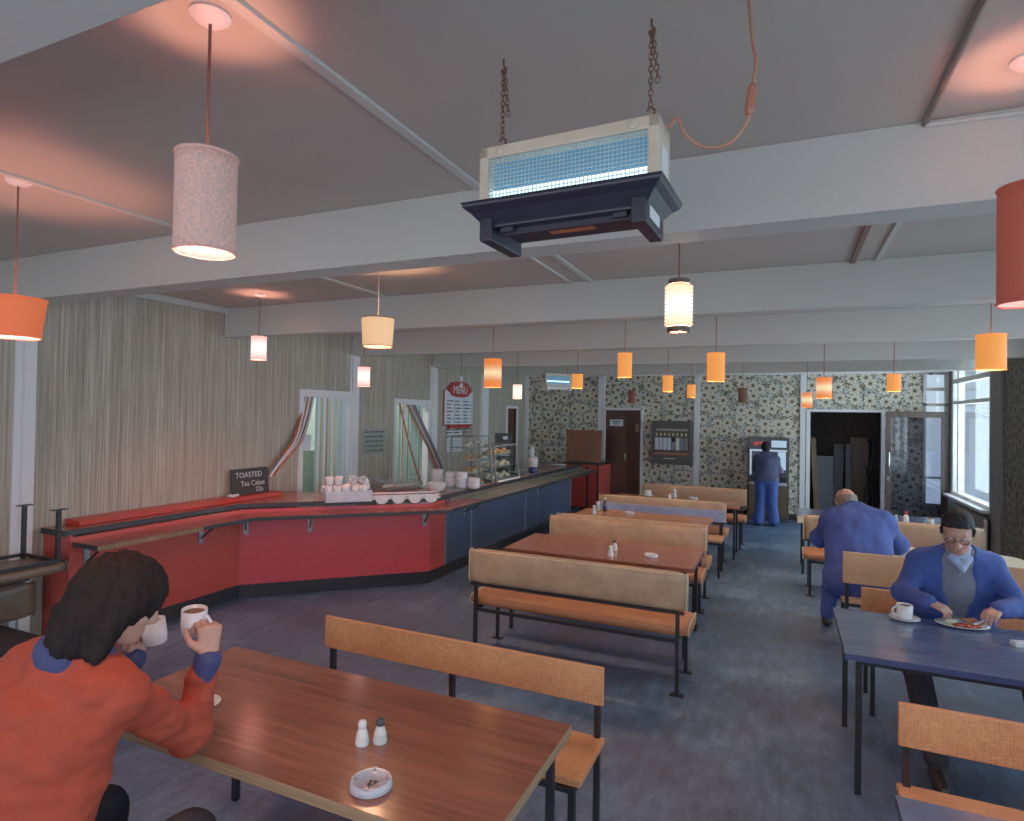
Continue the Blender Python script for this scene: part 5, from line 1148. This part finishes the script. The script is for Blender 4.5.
for w_, d_, ang, lab, tl in ((wR, -1, .15, 'white mug held up in the right hand of the person in orange', (.05, .1, 0)), (wL, 1, PI-.1, 'white mug at the lips of the person in orange', (.12, -.12, 0))):
    mg = mug(lab, w_.x+d_*.098, w_.y+.012, w_.z+.055, ang, .043, .092); mg.rotation_euler = tl

# ---- man eating at the blue table, facing us
org = (1.05, 5.0, 0)
J = dict(pelvis=(1.05, 5.02, .57), hipR=(.94, 5.02, .56), hipL=(1.16, 5.02, .56), chest=(1.05, 4.93, .93), neck=(1.05, 4.87, 1.13), shR=(.85, 4.92, 1.06), shL=(1.24, 4.92, 1.07), elR=(.735, 4.80, .855), wrR=(.85, 4.62, .86), elL=(1.345, 4.78, .85), wrL=(1.2, 4.62, .86),
    knR=(.75, 4.50, .52), knL=(1.34, 4.46, .52), anR=(.80, 4.12, .1), anL=(1.30, 4.1, .1))
box = ((.5, 3.8, 0), (1.65, 5.3, 1.5)); HM = headM((1.03, 4.79, 1.29), PI-.22, -.52, 0, 1.1)
f = Field(*box, .0072); torso(f, J, 0)
for s in 'LR': arm(f, J, s, 0); leg(f, J, s, 0)
R_, T_ = head(f, HM, J['neck']); hand(f, J['wrR'], (.8, -.55, -.22), (.1, .1, -1), False, (.5, .8, .6)); hand(f, J['wrL'], (-.55, -.7, -.22), (-.1, .1, -1), True, (.5, .8, .6))
m2 = skin_obj('person', f, m_skin, None, org); m2.location = org
tag(m2, 'man in blue work jacket and glasses facing us, eating from the oval plate', 'person'); eyes(HM, m2, org)
f = Field(*box, .009); torso(f, J, .014); f.ell(add3(J['neck'], 0, -.05, .06), (.062, .06, .085), sub=True); skin_obj('jumper', f, m_knit, m2, org)
f = Field(*box, .009); torso(f, J, .026)
for s in 'LR': arm(f, J, s, .02, .92)
f.cap((1.03, 4.70, 1.17), (1.05, 4.735, .72), .14, .12, 0, True); f.ell(add3(J['neck'], 0, -.03, .05), (.085, .085, .1), sub=True)
skin_obj('jacket', f, m_workblue, m2, org, (.009, 8, (1, 1, 1.4)))
f = Field(*box, .008); f.cap(T_(0, -.03, -.09), J['neck'], .066, .08, .02); f.cap(add3(J['neck'], -.05, -.05, -.01), add3(J['neck'], 0, -.115, -.075), .022, .016, .02); f.cap(add3(J['neck'], .05, -.05, -.01), add3(J['neck'], 0, -.115, -.075), .022, .016, .02); f.cap(T_(0, -.01, -.07), T_(0, .0, .06), .078, .07, 0, True)
skin_obj('shirt_collar', f, m_shirt, m2, org)
f = Field(*box, .01); f.cap(J['hipL'], J['hipR'], .12, .12, .05)
for s in 'LR': leg(f, J, s, .018, .97)
skin_obj('trousers', f, m_darkcloth, m2, org, (.004, 10, (1, 1, 1)))
f = Field(*box, .0065); h = scaled(f, HM.to_scale().x); h.ell(T_(0, -.016, .037), (.0805, .1015, .0955), R_, .02); f.cut(T_(0, 0, .034), np.array(HM.to_3x3() @ V((0, .62, -1))))
for s in (-1, 1): h.cap(T_(s*.076, .02, .04), T_(s*.077, .022, -.005), .012, .008, .01)
skin_obj('hair', f, m_hairk, m2, org, (.004, 40, (1, 1, 1)))
g = MB()
for s in (-1, 1):
    g.tube([T_(s*.033+.022*math.cos(2*PI*k/16), .103, .012+.017*math.sin(2*PI*k/16)) for k in range(16)], .0022, 5, True); g.tube([T_(s*.055, .103, .016), T_(s*.076, .06, .016), T_(s*.078, -.01, .01)], .0022, 5)
g.tube([T_(-.011, .105, .014), T_(.011, .105, .014)], .0022, 5); g.v = [tuple(V(p)-V(org)) for p in g.v]; obj('glasses', g, m_black, m2)
for s, d in (('R', (0, -1, 0)), ('L', (.1, -1, 0))): shoe(m2, org, J['an'+s], d, m_shoe)
def cutlery(name, label, a, b, kind):
    a, b = V(a), V(b); u = (b-a).normalized(); L = (b-a).length; t = thing(name, label, name, a); q = u.to_track_quat('Y', 'Z').to_matrix(); m = MB()
    obj('handle', MB().box(q @ V((0, L*.28, 0)), (.009, L*.56, .004), q), m_chrome, t)
    if kind == 'fork':
        m.box(q @ V((0, L*.66, 0)), (.006, L*.24, .003), q).box(q @ V((0, L*.8, 0)), (.02, L*.06, .003), q)
        for k in range(4): m.box(q @ V((-.0085+k*.0057, L*.91, 0)), (.0025, L*.18, .0025), q)
        obj('tines', m, m_chrome, t)
    else: obj('blade', m.box(q @ V((0, L*.78, 0)), (.016, L*.46, .002), q), m_chrome, t)
cutlery('knife', 'steel knife in the hand nearer the cup', (.9, 4.585, .835), (1.02, 4.49, .79), 'knife')
cutlery('fork', 'steel fork in the hand away from the cup', (1.175, 4.58, .835), (1.05, 4.49, .79), 'fork')

# ---- man bending over the cream table, back to us
org = (.62, 6.35, 0)
J = dict(pelvis=(.62, 6.24, .58), hipL=(.50, 6.24, .57), hipR=(.76, 6.24, .57), chest=(.62, 6.44, .94), neck=(.60, 6.60, 1.10), shL=(.43, 6.52, 1.06), shR=(.84, 6.52, 1.06), elL=(.33, 6.70, .84), wrL=(.50, 6.9, .80), elR=(.99, 6.72, .84), wrR=(.82, 6.92, .80),
    knL=(.44, 6.68, .51), knR=(.82, 6.70, .51), anL=(.40, 6.72, .1), anR=(.82, 6.8, .1))
box = ((.1, 5.9, 0), (1.3, 7.2, 1.45)); HM = headM((.555, 6.74, 1.19), .25, -.75, 0, 1.15)
f = Field(*box, .0085); torso(f, J, 0)
for s in 'LR': arm(f, J, s, 0); leg(f, J, s, 0)
R_, T_ = head(f, HM, J['neck']); hand(f, J['wrL'], (.7, .6, -.1), (.1, 0, -1), True); hand(f, J['wrR'], (-.6, .7, -.1), (0, 0, -1), False)
m3 = skin_obj('person', f, m_skin, None, org); m3.location = org; tag(m3, 'balding man in a blue jacket bending over, his back to us', 'person'); eyes(HM, m3, org)
f = Field(*box, .009); torso(f, J, .05, .12)
for s in 'LR': arm(f, J, s, .036, .92, .06)
f.cap(add3(J['hipL'], -.03, -.05, -.02), add3(J['hipR'], .02, -.05, -.02), .12, .12, .06); f.cap(add3(J['hipL'], -.05, .0, 0), add3(J['hipL'], -.07, .1, -.12), .1, .07, .06)
f.ell(add3(J['neck'], -.01, .07, .06), (.08, .08, .09), sub=True); f.cut((0, 6.03, 0), (0, -1, 0))
skin_obj('jacket', f, m_workblue, m3, org, (.014, 6, (1.5, .8, .8)))
f = Field(*box, .01); f.cap(J['hipL'], J['hipR'], .12, .12, .05)
for s in 'LR': leg(f, J, s, .022, .95)
skin_obj('trousers', f, m_bluetrs, m3, org, (.005, 9, (1, 1, 1)))
f = Field(*box, .0075); h = scaled(f, HM.to_scale().x); h.ell(T_(0, -.016, .03), (.086, .104, .094), R_, .02); f.cut(T_(0, -.02, .05), np.array(HM.to_3x3() @ V((0, -.35, 1)))); h.ell(T_(0, .09, .0), (.07, .07, .14), R_, sub=True)
skin_obj('hair', f, m_hairg, m3, org, (.006, 40, (1, 1, 1)))
for s, d in (('L', (0, 1, 0)), ('R', (0, 1, 0))): shoe(m3, org, J['an'+s], d, m_shoe)

# ---- person at the drinks machine
org = (-.29, 12.42, 0)
J = dict(pelvis=(-.29, 12.38, .86), hipL=(-.385, 12.39, .84), hipR=(-.195, 12.39, .84), chest=(-.29, 12.47, 1.15), neck=(-.30, 12.57, 1.31), shL=(-.46, 12.52, 1.24), shR=(-.13, 12.52, 1.24), elL=(-.49, 12.63, 1.02), wrL=(-.40, 12.80, 1.08), elR=(-.09, 12.63, 1.02), wrR=(-.17, 12.80, 1.1),
    knL=(-.385, 12.42, .47), knR=(-.195, 12.42, .47), anL=(-.42, 12.38, .1), anR=(-.16, 12.42, .1))
box = ((-.75, 12.1, 0), (.2, 12.95, 1.65)); HM = headM((-.31, 12.66, 1.425), .05, -.5, 0)
f = Field(*box, .0095); torso(f, J, -.012)
for s in 'LR': arm(f, J, s, 0); leg(f, J, s, -.006)
R_, T_ = head(f, HM, J['neck']); hand(f, J['wrL'], (.3, .9, .1), (0, 0, -1), True, (.4, .6, .4), .9); hand(f, J['wrR'], (-.3, .9, .1), (0, 0, -1), False, (.4, .6, .4), .9)
m4 = skin_obj('person', f, m_skin, None, org); m4.location = org; tag(m4, 'person in dark top and blue trousers standing at the drinks machine, back to us', 'person'); eyes(HM, m4, org)
f = Field(*box, .01); torso(f, J, .012)
for s in 'LR': arm(f, J, s, .018, .9)
f.cap(J['hipL'], J['hipR'], .118, .118, .05); f.cut((0, 0, .84), (0, 0, -1)); f.ell(add3(J['neck'], 0, .05, .06), (.07, .07, .07), sub=True)
skin_obj('top', f, m_darktop, m4, org, (.006, 9, (1, 1, 1)))
f = Field(*box, .01); f.cap(J['hipL'], J['hipR'], .112, .112, .05)
for s in 'LR': leg(f, J, s, .03, .97, .03, .03)
f.cap(J['pelvis'], add3(J['pelvis'], 0, .02, .08), .12, .11, .05); f.cut((0, 0, .98), (0, 0, 1))
skin_obj('trousers', f, m_bluetrs, m4, org, (.006, 9, (1, 1, .6)))
f = Field(*box, .009); f.ell(T_(0, -.018, .036), (.088, .11, .1), R_, .02); f.ell(T_(0, -.07, -.04), (.07, .045, .08), R_, .04); f.ell(T_(0, .11, -.03), (.065, .08, .12), R_, sub=True)
skin_obj('hair', f, m_hairk, m4, org, (.005, 30, (1, 1, .5)))
for s, d in (('L', (-.2, 1, 0)), ('R', (.15, 1, 0))): shoe(m4, org, J['an'+s], d, m_shoe)

# ================================================================== LIGHT, SKY, CAMERA
w = bpy.data.worlds.new('overcast_sky'); sc.world = w; w.use_nodes = True; nt = w.node_tree; bg = nt.nodes['Background']
tc = nt.nodes.new('ShaderNodeTexCoord'); sp_ = nt.nodes.new('ShaderNodeSeparateXYZ'); nt.links.new(tc.outputs['Generated'], sp_.inputs[0])
rp = nt.nodes.new('ShaderNodeValToRGB'); rp.color_ramp.elements[0].position = .45; rp.color_ramp.elements[0].color = srgb(150, 158, 176); rp.color_ramp.elements[1].position = .62; rp.color_ramp.elements[1].color = srgb(206, 216, 240)
nt.links.new(sp_.outputs['Z'], rp.inputs[0]); nt.links.new(rp.outputs[0], bg.inputs[0]); bg.inputs[1].default_value = 2.2
def area(name, loc, rot, sx, sy, e, c):
    L = bpy.data.lights.new(name, 'AREA'); L.shape = 'RECTANGLE'; L.size = sx; L.size_y = sy; L.energy = e; L.color = c
    o = bpy.data.objects.new(name, L); COL.objects.link(o); o.location = loc; o.rotation_euler = rot; return o
DAY = (.76, .87, 1)
area('daylight_right_window', (XR+.25, 6.5, 1.85), (0, PI/2, 0), 2.1, 4.9, 110, DAY)
area('daylight_near_window', (XR+.25, .7, 1.85), (0, PI/2, 0), 2.1, 5.0, 75, DAY)
area('daylight_shop_window', (-1.1, YF-.25, 1.75), (PI/2, 0, 0), 6.8, 2.0, 70, (.96, .97, 1))
area('daylight_far_window', (XR+.3, 11.9, 1.9), (0, PI/2, 0), 2.1, 2.1, 140, DAY)
area('kitchen_fill_light', (XL-.9, 8, HC-.1), (0, 0, 0), .5, 5.5, 60, (.95, 1, .95))  # unseen light added to brighten the kitchen behind the openings
cam = bpy.data.cameras.new('camera'); co = bpy.data.objects.new('camera', cam); COL.objects.link(co)
M = Matrix.Identity(4)
for i, a in enumerate((_r, _u, -_fw)):
    for k in range(3): M[k][i] = a[k]
M.translation = CAM; co.matrix_world = M
cam.sensor_fit = 'HORIZONTAL'; cam.sensor_width = 36; cam.lens = FPX/1024*36; cam.shift_x = (512-CX)/1024; cam.shift_y = (CY-410.5)/1024; cam.clip_start = .05; cam.clip_end = 200
sc.camera = co
sc.view_settings.view_transform = 'Standard'; sc.view_settings.look = 'AgX - Base Contrast' if False else 'None'
sc.view_settings.exposure = -.12; sc.view_settings.gamma = 1.3
